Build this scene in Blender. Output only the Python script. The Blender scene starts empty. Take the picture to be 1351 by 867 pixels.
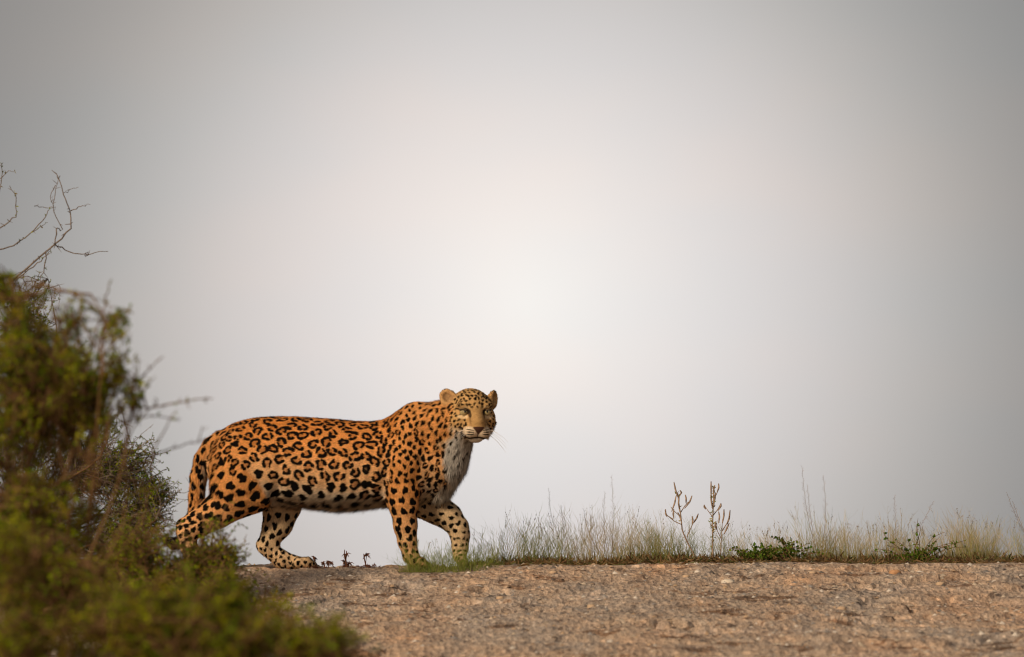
import bpy, math, random
import numpy as np
from mathutils import Vector, Matrix

# ------------------------------------------------------------------ camera, sky, sun
scene = bpy.context.scene
col = scene.collection
rng = np.random.default_rng(7)
random.seed(7)

PXM = 350.0            # photo pixels per metre at the leopard (30 m away)
CAM_Z = -0.05
CAM_Y = -30.0
cam_data = bpy.data.cameras.new('camera')
cam_data.sensor_width = 36.0
cam_data.lens = 279.9
cam_data.clip_start = 0.5
cam_data.clip_end = 3000.0
cam_data.dof.use_dof = True
cam_data.dof.focus_distance = 29.95
cam_data.dof.aperture_fstop = 3.3
cam_data.dof.aperture_blades = 9
cam = bpy.data.objects.new('camera', cam_data)
cam.location = (0, CAM_Y, CAM_Z)
aim = Vector((0, 0, (748 - 433.5) / PXM))
cam.rotation_euler = (aim - cam.location).to_track_quat('-Z', 'Y').to_euler()
col.objects.link(cam)
scene.camera = cam

SUN_EL = math.radians(27)
SUN_AZ = math.radians(38)        # to the left of straight behind the camera
sun_from = Vector((-math.sin(SUN_AZ) * math.cos(SUN_EL), -math.cos(SUN_AZ) * math.cos(SUN_EL), math.sin(SUN_EL)))
sd = bpy.data.lights.new('sun', 'SUN')
sd.energy = 3.8
sd.angle = math.radians(11)
sd.color = (1.0, 0.84, 0.64)
sun = bpy.data.objects.new('sun', sd)
sun.rotation_euler = (-sun_from).to_track_quat('-Z', 'Y').to_euler()
sun.location = sun_from * 60
col.objects.link(sun)

world = bpy.data.worlds.new('World')
scene.world = world
world.use_nodes = True
wn, wl = world.node_tree.nodes, world.node_tree.links
wn.clear()
out = wn.new('ShaderNodeOutputWorld')
bg = wn.new('ShaderNodeBackground')
bg.inputs['Strength'].default_value = 1.0
sky = wn.new('ShaderNodeTexSky')
sky.sky_type = 'NISHITA'
sky.sun_disc = False
sky.sun_elevation = SUN_EL
sky.sun_rotation = math.atan2(sun_from.x, sun_from.y)
sky.air_density = 1.5
sky.dust_density = 5.0
skys = wn.new('ShaderNodeVectorMath'); skys.operation = 'SCALE'
skys.inputs['Scale'].default_value = 0.06
wl.new(sky.outputs['Color'], skys.inputs[0])
# thin even haze in front of the sky, brightest where the light comes through it
tc = wn.new('ShaderNodeTexCoord')
glow_dir = (Vector(((695 - 675.5) / PXM, 0, (748 - 395) / PXM)) - cam.location).normalized()
dist = wn.new('ShaderNodeVectorMath'); dist.operation = 'DISTANCE'
dist.inputs[1].default_value = glow_dir
nrm = wn.new('ShaderNodeVectorMath'); nrm.operation = 'NORMALIZE'
wl.new(tc.outputs['Generated'], nrm.inputs[0])
wl.new(nrm.outputs[0], dist.inputs[0])
mr = wn.new('ShaderNodeMapRange')
mr.inputs['From Max'].default_value = 0.1
wl.new(dist.outputs['Value'], mr.inputs['Value'])
ramp = wn.new('ShaderNodeValToRGB')
ramp.color_ramp.interpolation = 'B_SPLINE'
def s2l(c):
    c /= 255.0
    return c / 12.92 if c <= 0.04045 else ((c + 0.055) / 1.055) ** 2.4
stops = [(0.0, (255, 251, 246)), (130, (243, 238, 235)), (260, (230, 225, 223)), (390, (213, 208, 206)),
         (510, (191, 188, 185)), (640, (165, 163, 161)), (770, (148, 147, 146)), (900, (138, 138, 138)), (1040, (134, 134, 135))]
er = ramp.color_ramp.elements
for i, (d, c) in enumerate(stops):
    p = d / PXM / 30.0 / 0.1
    e = er[i] if i < 2 else er.new(p)
    e.position = min(p, 1.0)
    e.color = tuple(s2l(v) for v in c) + (1,)
wl.new(mr.outputs[0], ramp.inputs['Fac'])
mixw = wn.new('ShaderNodeMix'); mixw.data_type = 'RGBA'
mixw.inputs[0].default_value = 0.95
wl.new(skys.outputs[0], mixw.inputs[6])
hz = wn.new('ShaderNodeTexNoise'); hz.inputs['Scale'].default_value = 22; hz.inputs['Detail'].default_value = 3
hzm = wn.new('ShaderNodeMapping'); hzm.inputs['Scale'].default_value = (1, 1, 2.2)
wl.new(nrm.outputs[0], hzm.inputs['Vector']); wl.new(hzm.outputs[0], hz.inputs['Vector'])
hzr = wn.new('ShaderNodeValToRGB')
hzr.color_ramp.elements[0].position = .38; hzr.color_ramp.elements[0].color = (.975, .985, .995, 1)
hzr.color_ramp.elements[1].position = .64; hzr.color_ramp.elements[1].color = (1.03, 1.0, .985, 1)
wl.new(hz.outputs['Fac'], hzr.inputs['Fac'])
hzx = wn.new('ShaderNodeMix'); hzx.data_type = 'RGBA'; hzx.blend_type = 'MULTIPLY'; hzx.inputs[0].default_value = 1.0
wl.new(ramp.outputs['Color'], hzx.inputs[6]); wl.new(hzr.outputs['Color'], hzx.inputs[7])
wl.new(hzx.outputs[2], mixw.inputs[7])
wl.new(mixw.outputs[2], bg.inputs['Color'])
wl.new(bg.outputs[0], out.inputs[0])

scene.view_settings.view_transform = 'Standard'
scene.view_settings.look = 'None'
scene.view_settings.gamma = 1.0
scene.view_settings.exposure = 0.0
scene.view_settings.use_curve_mapping = False
scene.render.engine = 'CYCLES'
scene.cycles.use_denoising = True
scene.cycles.denoiser = 'OPENIMAGEDENOISE'
scene.cycles.denoising_input_passes = 'RGB_ALBEDO_NORMAL'
scene.cycles.filter_width = 1.1
scene.cycles.max_bounces = 6
scene.cycles.transparent_max_bounces = 8

# ------------------------------------------------------------------ helpers
def W(px, py, y=0.0):
    """point at depth y (metres from the leopard's plane) on the ray of a photo pixel"""
    t = (y - CAM_Y) / (-CAM_Y)
    return np.array([(px - 675.5) / PXM * t, y, CAM_Z + ((748 - py) / PXM - CAM_Z) * t])

def mesh_np(name, V, F, mat=None, parent=None, cols=None, vecs=None, smooth=False, colname='Col'):
    V = np.asarray(V, np.float32); F = np.asarray(F, np.int32)
    me = bpy.data.meshes.new(name)
    n, k = F.shape
    me.vertices.add(len(V)); me.vertices.foreach_set('co', V.ravel())
    me.loops.add(n * k); me.loops.foreach_set('vertex_index', F.ravel())
    me.polygons.add(n)
    me.polygons.foreach_set('loop_start', np.arange(0, n * k, k, dtype=np.int32))
    if smooth:
        me.polygons.foreach_set('use_smooth', np.ones(n, bool))
    if cols is not None:
        a = me.attributes.new(colname, 'FLOAT_COLOR', 'POINT')
        c = np.ones((len(V), 4), np.float32); c[:, :3] = cols
        a.data.foreach_set('color', c.ravel())
    if vecs is not None:
        a = me.attributes.new('fur_normal', 'FLOAT_VECTOR', 'POINT')
        a.data.foreach_set('vector', np.asarray(vecs, np.float32).ravel())
    me.update(calc_edges=True)
    me.validate()
    o = bpy.data.objects.new(name, me)
    col.objects.link(o)
    if mat: me.materials.append(mat)
    if parent is not None: o.parent = parent
    return o

def thing(name, label, cat, loc=(0, 0, 0), group=None):
    o = bpy.data.objects.new(name, None)
    o.empty_display_size = 0.05
    o.location = loc
    o['label'] = label; o['category'] = cat
    if group: o['group'] = group
    col.objects.link(o)
    return o

def tag(o, label=None, cat=None, group=None, kind=None):
    for k, v in (('label', label), ('category', cat), ('group', group), ('kind', kind)):
        if v: o[k] = v
    return o

def vnoise(P, scale, seed=0):
    """smooth value noise, -1..1, P (n,3)"""
    p = np.asarray(P, np.float64) / scale + 1000.3 + seed * 17.13
    i = np.floor(p).astype(np.int64); f = p - i
    f = f * f * (3 - 2 * f)
    res = np.zeros(len(p))
    for dx in (0, 1):
        wx = f[:, 0] if dx else 1 - f[:, 0]
        for dy in (0, 1):
            wy = f[:, 1] if dy else 1 - f[:, 1]
            for dz in (0, 1):
                wz = f[:, 2] if dz else 1 - f[:, 2]
                h = ((i[:, 0] + dx) * 73856093) ^ ((i[:, 1] + dy) * 19349663) ^ ((i[:, 2] + dz) * 83492791) ^ (seed * 2654435)
                h = (h ^ (h >> 13)) * 1274126177
                h = (h ^ (h >> 16)) & 0xffff
                res += wx * wy * wz * (h / 32767.5 - 1)
    return res

def norm(v):
    return v / np.maximum(np.linalg.norm(v, axis=-1, keepdims=True), 1e-9)

def smoothstep(a, b, x):
    t = np.clip((x - a) / (b - a), 0, 1)
    return t * t * (3 - 2 * t)

# ------------------------------------------------------------------ materials
def attr_mat(name, rough=0.75, translucent=0.0, use_normal=False, spec=0.25, sheen=0.0, noise=None):
    m = bpy.data.materials.new(name); m.use_nodes = True
    n, l = m.node_tree.nodes, m.node_tree.links
    b = n['Principled BSDF']; b.inputs['Roughness'].default_value = rough
    b.inputs['Specular IOR Level'].default_value = spec
    if sheen:
        b.inputs['Sheen Weight'].default_value = sheen
        b.inputs['Sheen Roughness'].default_value = 0.4
    a = n.new('ShaderNodeAttribute'); a.attribute_name = 'Col'
    src = a.outputs['Color']
    if noise:
        tcn = n.new('ShaderNodeTexCoord'); tx = n.new('ShaderNodeTexNoise')
        tx.inputs['Scale'].default_value = noise; tx.inputs['Detail'].default_value = 3
        l.new(tcn.outputs['Object'], tx.inputs['Vector'])
        mp = n.new('ShaderNodeMapRange'); mp.inputs['To Min'].default_value = 0.75; mp.inputs['To Max'].default_value = 1.25
        l.new(tx.outputs['Fac'], mp.inputs['Value'])
        sc = n.new('ShaderNodeVectorMath'); sc.operation = 'SCALE'
        l.new(src, sc.inputs[0]); l.new(mp.outputs[0], sc.inputs['Scale'])
        src = sc.outputs[0]
    l.new(src, b.inputs['Base Color'])
    if use_normal:
        na = n.new('ShaderNodeAttribute'); na.attribute_name = 'fur_normal'
        l.new(na.outputs['Vector'], b.inputs['Normal'])
    if translucent:
        t = n.new('ShaderNodeBsdfTranslucent'); l.new(src, t.inputs['Color'])
        mx = n.new('ShaderNodeMixShader'); mx.inputs[0].default_value = translucent
        l.new(b.outputs[0], mx.inputs[1]); l.new(t.outputs[0], mx.inputs[2])
        l.new(mx.outputs[0], n['Material Output'].inputs[0])
    return m

def plain_mat(name, c, rough=0.6, spec=0.3, noise=60.0, amount=0.3):
    m = bpy.data.materials.new(name); m.use_nodes = True
    n, l = m.node_tree.nodes, m.node_tree.links
    b = n['Principled BSDF']; b.inputs['Roughness'].default_value = rough
    b.inputs['Specular IOR Level'].default_value = spec
    tcn = n.new('ShaderNodeTexCoord'); tx = n.new('ShaderNodeTexNoise')
    tx.inputs['Scale'].default_value = noise; tx.inputs['Detail'].default_value = 3
    l.new(tcn.outputs['Object'], tx.inputs['Vector'])
    r = n.new('ShaderNodeValToRGB')
    r.color_ramp.elements[0].position = 0.3; r.color_ramp.elements[1].position = 0.7
    r.color_ramp.elements[0].color = tuple(v * (1 - amount) for v in c) + (1,)
    r.color_ramp.elements[1].color = tuple(min(1, v * (1 + amount)) for v in c) + (1,)
    l.new(tx.outputs['Fac'], r.inputs['Fac']); l.new(r.outputs['Color'], b.inputs['Base Color'])
    return m

M_COAT = attr_mat('leopard_coat', 0.85, spec=0.05)
M_FUR = attr_mat('leopard_fur', 0.8, use_normal=True, spec=0.04)
M_LEAF = attr_mat('bush_leaf', 0.6, translucent=0.4, spec=0.08)
M_GRASS = attr_mat('grass_blade', 0.6, translucent=0.4, spec=0.25)
M_STONE = attr_mat('stone_chip', 0.9, spec=0.15, noise=90)
M_TWIG = plain_mat('twig_bark', (0.16, 0.085, 0.036), 0.85, 0.15, 80)
M_GTWIG = plain_mat('grey_twig_bark', (0.17, 0.125, 0.095), 0.85, 0.15, 80)
M_POD = plain_mat('dry_pod', (0.27, 0.18, 0.12), 0.7, 0.2, 120, 0.45)
M_DEAD = plain_mat('dead_leaf', (0.14, 0.055, 0.03), 0.8, 0.2, 150, 0.5)
M_WHISKER = plain_mat('whisker', (0.75, 0.68, 0.6), 0.4, 0.4)
M_IRIS = plain_mat('iris', (0.36, 0.27, 0.12), 0.10, 0.6, 300, 0.3)
M_PUPIL = plain_mat('pupil', (0.004, 0.004, 0.004), 0.08, 0.7)

def rock_mat():
    m = bpy.data.materials.new('weathered_granite'); m.use_nodes = True
    n, l = m.node_tree.nodes, m.node_tree.links
    b = n['Principled BSDF']; b.inputs['Roughness'].default_value = 0.93
    b.inputs['Specular IOR Level'].default_value = 0.15
    tcn = n.new('ShaderNodeTexCoord')
    mp = n.new('ShaderNodeMapping'); mp.inputs['Scale'].default_value = (1, 0.3, 1)
    l.new(tcn.outputs['Object'], mp.inputs['Vector'])
    def nz(scale, detail=4, rough=0.6, src=mp):
        t = n.new('ShaderNodeTexNoise'); t.inputs['Scale'].default_value = scale
        t.inputs['Detail'].default_value = detail; t.inputs['Roughness'].default_value = rough
        l.new(src.outputs[0], t.inputs['Vector']); return t
    def rmp(src, pts):
        r = n.new('ShaderNodeValToRGB')
        for i, (p, c) in enumerate(pts):
            e = r.color_ramp.elements[i] if i < 2 else r.color_ramp.elements.new(p)
            e.position = p; e.color = c if len(c) == 4 else tuple(c) + (1,)
        l.new(src, r.inputs['Fac']); return r
    def mix(f, a, c, mode='MIX'):
        x = n.new('ShaderNodeMix'); x.data_type = 'RGBA'; x.blend_type = mode
        if isinstance(f, float): x.inputs[0].default_value = f
        else: l.new(f, x.inputs[0])
        l.new(a, x.inputs[6]); l.new(c, x.inputs[7]); return x.outputs[2]
    big = rmp(nz(2.6, 6, .62).outputs['Fac'], [(0.38, (0.335, 0.31, 0.29)), (0.48, (0.385, 0.305, 0.245)), (0.57, (0.43, 0.31, 0.23)), (0.68, (0.48, 0.29, 0.175))])
    mid = rmp(nz(19, 6, .68).outputs['Fac'], [(0.3, (0.20, 0.17, 0.15)), (0.44, (0.36, 0.29, 0.23)), (0.56, (0.46, 0.34, 0.24)), (0.68, (0.66, 0.55, 0.44))])
    c1 = mix(0.5, big.outputs[0], mid.outputs[0])
    vor = n.new('ShaderNodeTexVoronoi'); vor.inputs['Scale'].default_value = 48
    l.new(mp.outputs[0], vor.inputs['Vector'])
    chip = rmp(vor.outputs['Color'], [(0.1, (0.6, 0.55, 0.52)), (0.4, (0.98, 0.94, 0.9)), (0.65, (1.2, 1.12, 1.05)), (0.9, (1.6, 1.45, 1.3))])
    c2 = mix(0.55, c1, chip.outputs[0], 'MULTIPLY')
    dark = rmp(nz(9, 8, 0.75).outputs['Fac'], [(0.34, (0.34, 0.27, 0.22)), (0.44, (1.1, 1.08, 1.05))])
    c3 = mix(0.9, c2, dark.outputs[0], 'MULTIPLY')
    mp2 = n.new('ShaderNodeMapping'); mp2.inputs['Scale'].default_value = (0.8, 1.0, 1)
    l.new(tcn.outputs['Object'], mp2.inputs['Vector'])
    crevice_shade = rmp(nz(5.5, 7, 0.62, mp2).outputs['Fac'], [(0.575, (1, 1, 1)), (0.61, (0.5, 0.4, 0.33)), (0.66, (0.3, 0.22, 0.17))])  # shade of crevices and undercuts, painted into the rock colour as dark noise blotches
    c4 = mix(0.85, c3, crevice_shade.outputs[0], 'MULTIPLY')
    pale = rmp(nz(3.2, 7, 0.66, mp2).outputs['Fac'], [(0.56, (1, 1, 1)), (0.66, (1.28, 1.3, 1.34))])
    c5 = mix(1.0, c4, pale.outputs[0], 'MULTIPLY')
    fine = rmp(nz(130, 4, 0.7).outputs['Fac'], [(0.33, (0.5, 0.45, 0.42)), (0.5, (.80, .76, .735)), (0.68, (1.2, 1.13, 1.06))])
    c6 = mix(0.8, c5, fine.outputs[0], 'MULTIPLY')
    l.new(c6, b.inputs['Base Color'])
    bp = n.new('ShaderNodeBump'); bp.inputs['Strength'].default_value = 1.0; bp.inputs['Distance'].default_value = 0.011
    hn = nz(60, 5, 0.7)
    addh = n.new('ShaderNodeMath'); addh.operation = 'ADD'
    l.new(hn.outputs['Fac'], addh.inputs[0]); l.new(vor.outputs['Distance'], addh.inputs[1])
    l.new(addh.outputs[0], bp.inputs['Height']); l.new(bp.outputs[0], b.inputs['Normal'])
    return m
M_ROCK = rock_mat()

# ------------------------------------------------------------------ ground
PY = np.array([-900, -120, -60, -30, -12, -6, -3, -1.2, -0.5, -0.2, 0.0, 0.2, 0.36, 0.5, 0.7, 1.0, 1.6, 3, 8, 25, 80, 300, 900], float)
PZ = np.array([-8, -6.5, -5.0, -2.72, -1.085, -0.535, -0.262, -0.093, -0.029, -0.005, 0.003, 0.012, 0.016, 0.014, -0.01, -0.07, -0.26, -0.8, -2.9, -9, -22, -28, -28], float)
def G(x, y, detail=True):
    x = np.atleast_1d(np.asarray(x, float)); y = np.atleast_1d(np.asarray(y, float))
    z = np.interp(y, PY, PZ)
    near = np.clip(1 - (np.abs(y) - 10) / 20, 0, 1)
    z = z + np.interp(x, [-6, -1.2, -0.75, -0.3, 0.3, 1.0, 2.0, 6], [-0.15, -0.02, -0.004, 0.0, 0.0, 0.010, 0.014, -0.12]) * near
    z = z - 0.05 * np.clip(np.abs(x) - 6, 0, 300)
    P = np.stack([x, y, np.zeros_like(x)], 1)
    quiet = 1 - 0.78 * np.exp(-((y + 0.03) / 0.24) ** 2)
    z = z + quiet * (0.022 * vnoise(P, 0.9, 1) + 0.012 * vnoise(P, 0.31, 2))
    if detail:
        z = z + (0.35 + 0.65 * quiet) * (0.008 * vnoise(P * [1, 0.6, 1], 0.13, 3) + 0.0055 * vnoise(P * [1, .7, 1], 0.06, 4) + 0.003 * vnoise(P, 0.026, 5))
        # flaking ledges: little broken steps across the slope
        n = vnoise(P * [0.55, 1.3, 1], 0.42, 6) + 0.35 * vnoise(P, 0.12, 7)
        z = z + quiet * 0.016 * (smoothstep(0.22, 0.27, n) - smoothstep(-0.30, -0.25, n))
        # broken cracks running across the slope
        c = vnoise(P * [0.35, 1.25, 1], 0.33, 8) + 0.18 * vnoise(P, 0.07, 9)
        gate = smoothstep(0.05, 0.35, vnoise(P * [1, .6, 1], 0.30, 10))
        z = z - quiet * 0.034 * gate * (1 - smoothstep(0.02, 0.06, np.abs(c)))
        z = z - (0.3 + .7 * quiet) * 0.010 * smoothstep(0.45, 0.7, vnoise(P * [1, .8, 1], 0.035, 14))
    return z

def axis(lo, hi, step, far_lo, far_hi, g=1.35):
    a = list(np.arange(lo, hi + 1e-6, step))
    s = step; v = a[-1]
    while v < far_hi:
        s *= g; v += s; a.append(min(v, far_hi))
    s = step; v = a[0]; pre = []
    while v > far_lo:
        s *= g; v -= s; pre.append(max(v, far_lo))
    return np.array(pre[::-1] + a)
gx = axis(-1.9, 2.25, 0.0105, -700, 700)
gy = axis(-4.6, 0.85, 0.0095, -700, 850)
XX, YY = np.meshgrid(gx, gy)
ZZ = G(XX.ravel(), YY.ravel())
nx, ny = len(gx), len(gy)
ii = np.arange(nx * ny).reshape(ny, nx)
F = np.stack([ii[:-1, :-1], ii[:-1, 1:], ii[1:, 1:], ii[1:, :-1]], -1).reshape(-1, 4)
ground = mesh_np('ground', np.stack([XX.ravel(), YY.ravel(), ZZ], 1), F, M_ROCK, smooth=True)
tag(ground, 'bare weathered granite slope with flaking brown and grey crust', kind='structure')

# chips and grit lying on the rock
def chips(n, lo, hi, xs, ys, seed):
    r = np.random.default_rng(seed)
    base = np.array([[1, 0, 0], [0.5, .87, 0], [-.5, .87, 0], [-1, 0, 0], [-.5, -.87, 0], [.5, -.87, 0], [0.1, 0.05, 1]], float)
    tri = np.array([[0, 1, 6], [1, 2, 6], [2, 3, 6], [3, 4, 6], [4, 5, 6], [5, 0, 6]])
    x = r.uniform(*xs, n); y = r.uniform(*ys, n)
    s = lo + (hi - lo) * r.random(n) ** 3
    z = G(x, y)
    B = base[None] * (1 + r.uniform(-.35, .35, (n, 7, 1)))
    B[:, :, 2] *= r.uniform(0.35, 0.9, (n, 1))
    a = r.uniform(0, 6.28, n); c, si = np.cos(a)[:, None], np.sin(a)[:, None]
    bx = B[:, :, 0] * c - B[:, :, 1] * si; by = B[:, :, 0] * si + B[:, :, 1] * c
    bz = B[:, :, 2] - 0.12 + 0.25 * bx * r.uniform(-1, 1, (n, 1))
    V = np.stack([bx * s[:, None] + x[:, None], by * s[:, None] * 0.8 + y[:, None], bz * s[:, None] + z[:, None]], -1).reshape(-1, 3)
    FF = (tri[None] + (np.arange(n) * 7)[:, None, None]).reshape(-1, 3)
    pal = np.array([[.44, .34, .25], [.38, .28, .2], [.27, .23, .2], [.5, .38, .27], [.46, .30, .18], [.62, .52, .42], [.14, .11, .09]])
    C = pal[r.integers(0, len(pal), n)] * r.uniform(.75, 1.1, (n, 1))
    return V, FF, np.repeat(C, 7, 0)
V, FF, C = chips(11000, 0.003, 0.014, (-1.6, 2.2), (-4.4, 0.5), 3)
tag(mesh_np('gravel', V, FF, M_STONE, cols=C), 'loose grit and small chips scattered over the granite', 'gravel', kind='stuff')

def stone(px, py, w, h, c, label, grp=None):
    # find where the pixel's ray meets the slope
    ys = np.linspace(-4.5, 0.5, 400)
    pts = np.array([W(px, py, y) for y in ys])
    hit = np.argmax(pts[:, 2] > G(pts[:, 0], pts[:, 1], False)) if False else np.argmin(np.abs(pts[:, 2] - G(pts[:, 0], pts[:, 1], False)))
    x, y = pts[hit, :2]
    z = G([x], [y])[0]
    r = np.random.default_rng(int(px * 7 + py))
    th = np.linspace(0, 2 * np.pi, 9)[:-1]
    rings = []
    for k, (rr, zz) in enumerate([(0.85, -0.5), (1.0, 0.15), (0.86, 0.75), (0.45, 1.0)]):
        j = 1 + r.uniform(-.16, .16, 8)
        rings.append(np.stack([np.cos(th) * w / 2 * rr * j, np.sin(th) * w * 0.42 * rr * j, np.full(8, zz * h) + r.uniform(-.08, .08, 8) * h], 1))
    V = np.concatenate(rings + [np.array([[0, 0, h * 1.02]])])
    fs = []
    for k in range(3):
        for a in range(8):
            b = (a + 1) % 8
            fs += [[k * 8 + a, k * 8 + b, (k + 1) * 8 + b], [k * 8 + a, (k + 1) * 8 + b, (k + 1) * 8 + a]]
    fs += [[24 + a, 24 + (a + 1) % 8, 32] for a in range(8)]
    o = mesh_np('stone', V, np.array(fs), M_STONE, cols=np.tile(c, (len(V), 1)) * r.uniform(.9, 1.1, (len(V), 1)))
    o.location = (x, y, z)
    tag(o, label, 'stone', grp)

TAN, PALE, ORG, GREY = (.44, .30, .19), (.58, .48, .37), (.42, .22, .11), (.27, .22, .19)
stone(960, 769, .050, .016, PALE, 'pale flat stone lying alone on the slope below the twin pod plants', None)
stone(1181, 757, .046, .014, ORG, 'rusty orange stone on the rock below the leafy green weed')
stone(880, 818, .040, .012, TAN, 'small tan stone beside a long crack low on the slope')
stone(565, 762, .036, .012, PALE, 'small pale stone in front of the green grass at the forepaw')
for px, py, w, h, where in ((1072, 752, .030, .010, 'just below the tuft with two nodding stalks'), (730, 757, .03, .009, 'below the tuft with dark seed heads'),
                            (845, 750, .03, .009, 'below the gap in the grass row'), (1110, 806, .034, .01, 'halfway down the slope, well below the weeds'), (905, 756, .028, .008, 'below the crooked pod plant'),
                            (1240, 771, .036, .011, 'downhill of the leafy weed'), (660, 790, .03, .009, 'downhill of the green grass at the forepaws'), (780, 800, .032, .009, 'midway down the slope below the feathery stalk')):
    stone(px, py, w, h, TAN, 'small tan stone chip ' + where, 'loose stone chips on the granite slope')

# ------------------------------------------------------------------ leopard
# modelled in photo-pixel units (x right, y away from the camera, z up from the feet), 350 units = 1 m
ORX, ORY, ORZ = 208.0, -112.0, -12.0
NX, NY, NZ = 468, 205, 264
D = np.full((NX, NY, NZ), 1e3, np.float32)
ID = np.zeros((NX, NY, NZ), np.int8)

def add(fn, lo, hi, k, pid, sub=False):
    m = k + 5
    i0 = np.maximum(np.floor(np.array(lo) - m - [ORX, ORY, ORZ]).astype(int), 0)
    i1 = np.minimum(np.ceil(np.array(hi) + m - [ORX, ORY, ORZ]).astype(int), [NX, NY, NZ])
    sl = tuple(slice(a, b) for a, b in zip(i0, i1))
    X = (np.arange(i0[0], i1[0], dtype=np.float32) + ORX)[:, None, None]
    Y = (np.arange(i0[1], i1[1], dtype=np.float32) + ORY)[None, :, None]
    Z = (np.arange(i0[2], i1[2], dtype=np.float32) + ORZ)[None, None, :]
    d = fn(X, Y, Z).astype(np.float32)
    o = D[sl]
    if sub:
        d = -d
        h = np.maximum(k - np.abs(o - d), 0) / k
        D[sl] = np.maximum(o, d) + h * h * k * 0.25
    else:
        closer = d < o
        h = np.maximum(k - np.abs(o - d), 0) / k
        D[sl] = np.minimum(o, d) - h * h * k * 0.25
        ID[sl][closer] = pid

def cone(a, ra, b, rb, k=6, pid=0, s=1.0, sub=False):
    """tapered limb from a to b; s > 1 makes it thinner in depth. a, b given as (px, py, depth)"""
    a = np.array([a[0], a[2], 748 - a[1]], float); b = np.array([b[0], b[2], 748 - b[1]], float)
    def fn(X, Y, Z):
        px, py, pz = X - a[0], (Y - a[1]) * s, Z - a[2]
        bx, by, bz = b[0] - a[0], (b[1] - a[1]) * s, b[2] - a[2]
        t = np.clip((px * bx + py * by + pz * bz) / max(bx * bx + by * by + bz * bz, 1e-6), 0, 1)
        return np.sqrt((px - bx * t) ** 2 + (py - by * t) ** 2 + (pz - bz * t) ** 2) - (ra + (rb - ra) * t)
    r = max(ra, rb)
    add(fn, np.minimum(a, b) - r, np.maximum(a, b) + r, k, pid, sub)

def chain(pts, k=6, pid=0, s=1.0, k0=None):
    for i in range(len(pts) - 1):
        (a, ra), (b, rb) = pts[i], pts[i + 1]
        cone(a, ra, b, rb, (k0 if (i == 0 and k0) else k), pid, s)

YC = lambda x: -0.15 * (x - 430)
# torso, lofted from the outline of back and belly
ST = np.array([  # px, top, bottom, half width
    [268, 606, 612, 3], [273, 592, 628, 16], [281, 578, 640, 26], [292, 567.5, 650, 35], [305, 559.5, 656, 41], [320, 554.5, 659, 44],
    [338, 551, 661, 45], [360, 549.5, 663, 45], [390, 549.8, 666, 46], [420, 551.8, 670, 48], [445, 553.5, 672.5, 49], [470, 556, 671.5, 48],
    [490, 556.5, 669, 46], [505, 554.5, 667, 45], [520, 547.5, 667, 43], [535, 539, 667, 41], [550, 536.5, 665, 39], [565, 538, 660, 36],
    [580, 548, 652, 31], [592, 562, 642, 24], [602, 578, 628, 15], [608, 592, 612, 4]], float)
def torso(X, Y, Z):
    x = X[:, 0, 0]
    xs = np.arange(262, 616, 1.0)
    def ip(c):
        v = np.interp(xs, ST[:, 0], ST[:, c])
        ker = np.hanning(9); ker /= ker.sum()
        v2 = np.convolve(np.pad(v, 4, 'edge'), ker, 'valid')
        return np.interp(x, xs, v2)
    top, bot, hw = 748 - ip(1), 748 - ip(2), ip(3)
    h = np.maximum((top - bot) / 2, 1.5)[:, None, None]; c = ((top + bot) / 2)[:, None, None]; w = np.maximum(hw, 1.5)[:, None, None]
    yc = YC(x)[:, None, None]
    # chest and belly widest a little below the middle
    u = (Z - c) / h
    wz = w * (1 - 0.10 * np.clip(u, -1, 1) - 0.10 * np.clip(u, 0, 1) ** 2)
    a = (Y - yc) / wz
    k0 = np.sqrt(u * u + a * a) + 1e-6
    k1 = np.sqrt((u / h) ** 2 + (a / wz) ** 2) + 1e-6
    d = k0 * (k0 - 1) / k1
    out_ = np.maximum(268 - X, X - 608)
    return np.where(out_ > 0, np.maximum(d, out_), d)
add(torso, [262, -112, 60], [614, 90, 222], 6, 0)

# near hind leg (stretched out behind, heel off the ground)
chain([((313, 603, -2), 33), ((317, 640, -7), 38)], 12, 1, 1.45)
chain([((317, 640, -4), 36), ((338, 651, -6), 22)], 10, 1, 1.35)
chain([((336, 652, -6), 23), ((286, 675, -2), 21), ((262, 690, 0), 17.5), ((247.5, 699.5, 0), 13.5)], 7, 2, 1.25)
cone((247, 697, 0), 13, (241, 692, 1), 8, 5, 2, 1.3)
chain([((247, 702, 0), 12.5), ((250, 722, -1), 10), ((256, 737, -3), 10.5), ((268, 742, -5), 8)], 6, 2, 1.1)
for j, dy in enumerate((-8, -3, 3, 8)):
    chain([((266, 741, -4 + dy), 5.5), ((280 + (2 if abs(dy) < 4 else 0), 744, -5 + dy * 1.1), 4.6)], 3, 2)
# far hind leg (forward, set down)
chain([((362, 632, 30), 30), ((371, 665, 33), 25), ((366, 690, 34), 18.5), ((353, 716, 34), 13)], 8, 3, 1.2)
cone((352, 717, 34), 12, (344.5, 718.5, 34), 6.5, 5, 3, 1.2)
chain([((352, 722, 34), 11.5), ((372, 739, 33), 11), ((392, 742.5, 32), 8.5)], 6, 3, 1.1)
for dy in (-8, -3, 3, 8):
    chain([((392, 742.5, 32 + dy), 6.3), ((405, 741.8, 32 + dy * 1.1), 6.3), ((411 + (2 if abs(dy) < 4 else 0), 745, 32 + dy * 1.15), 4.5)], 2.5, 3)
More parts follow.
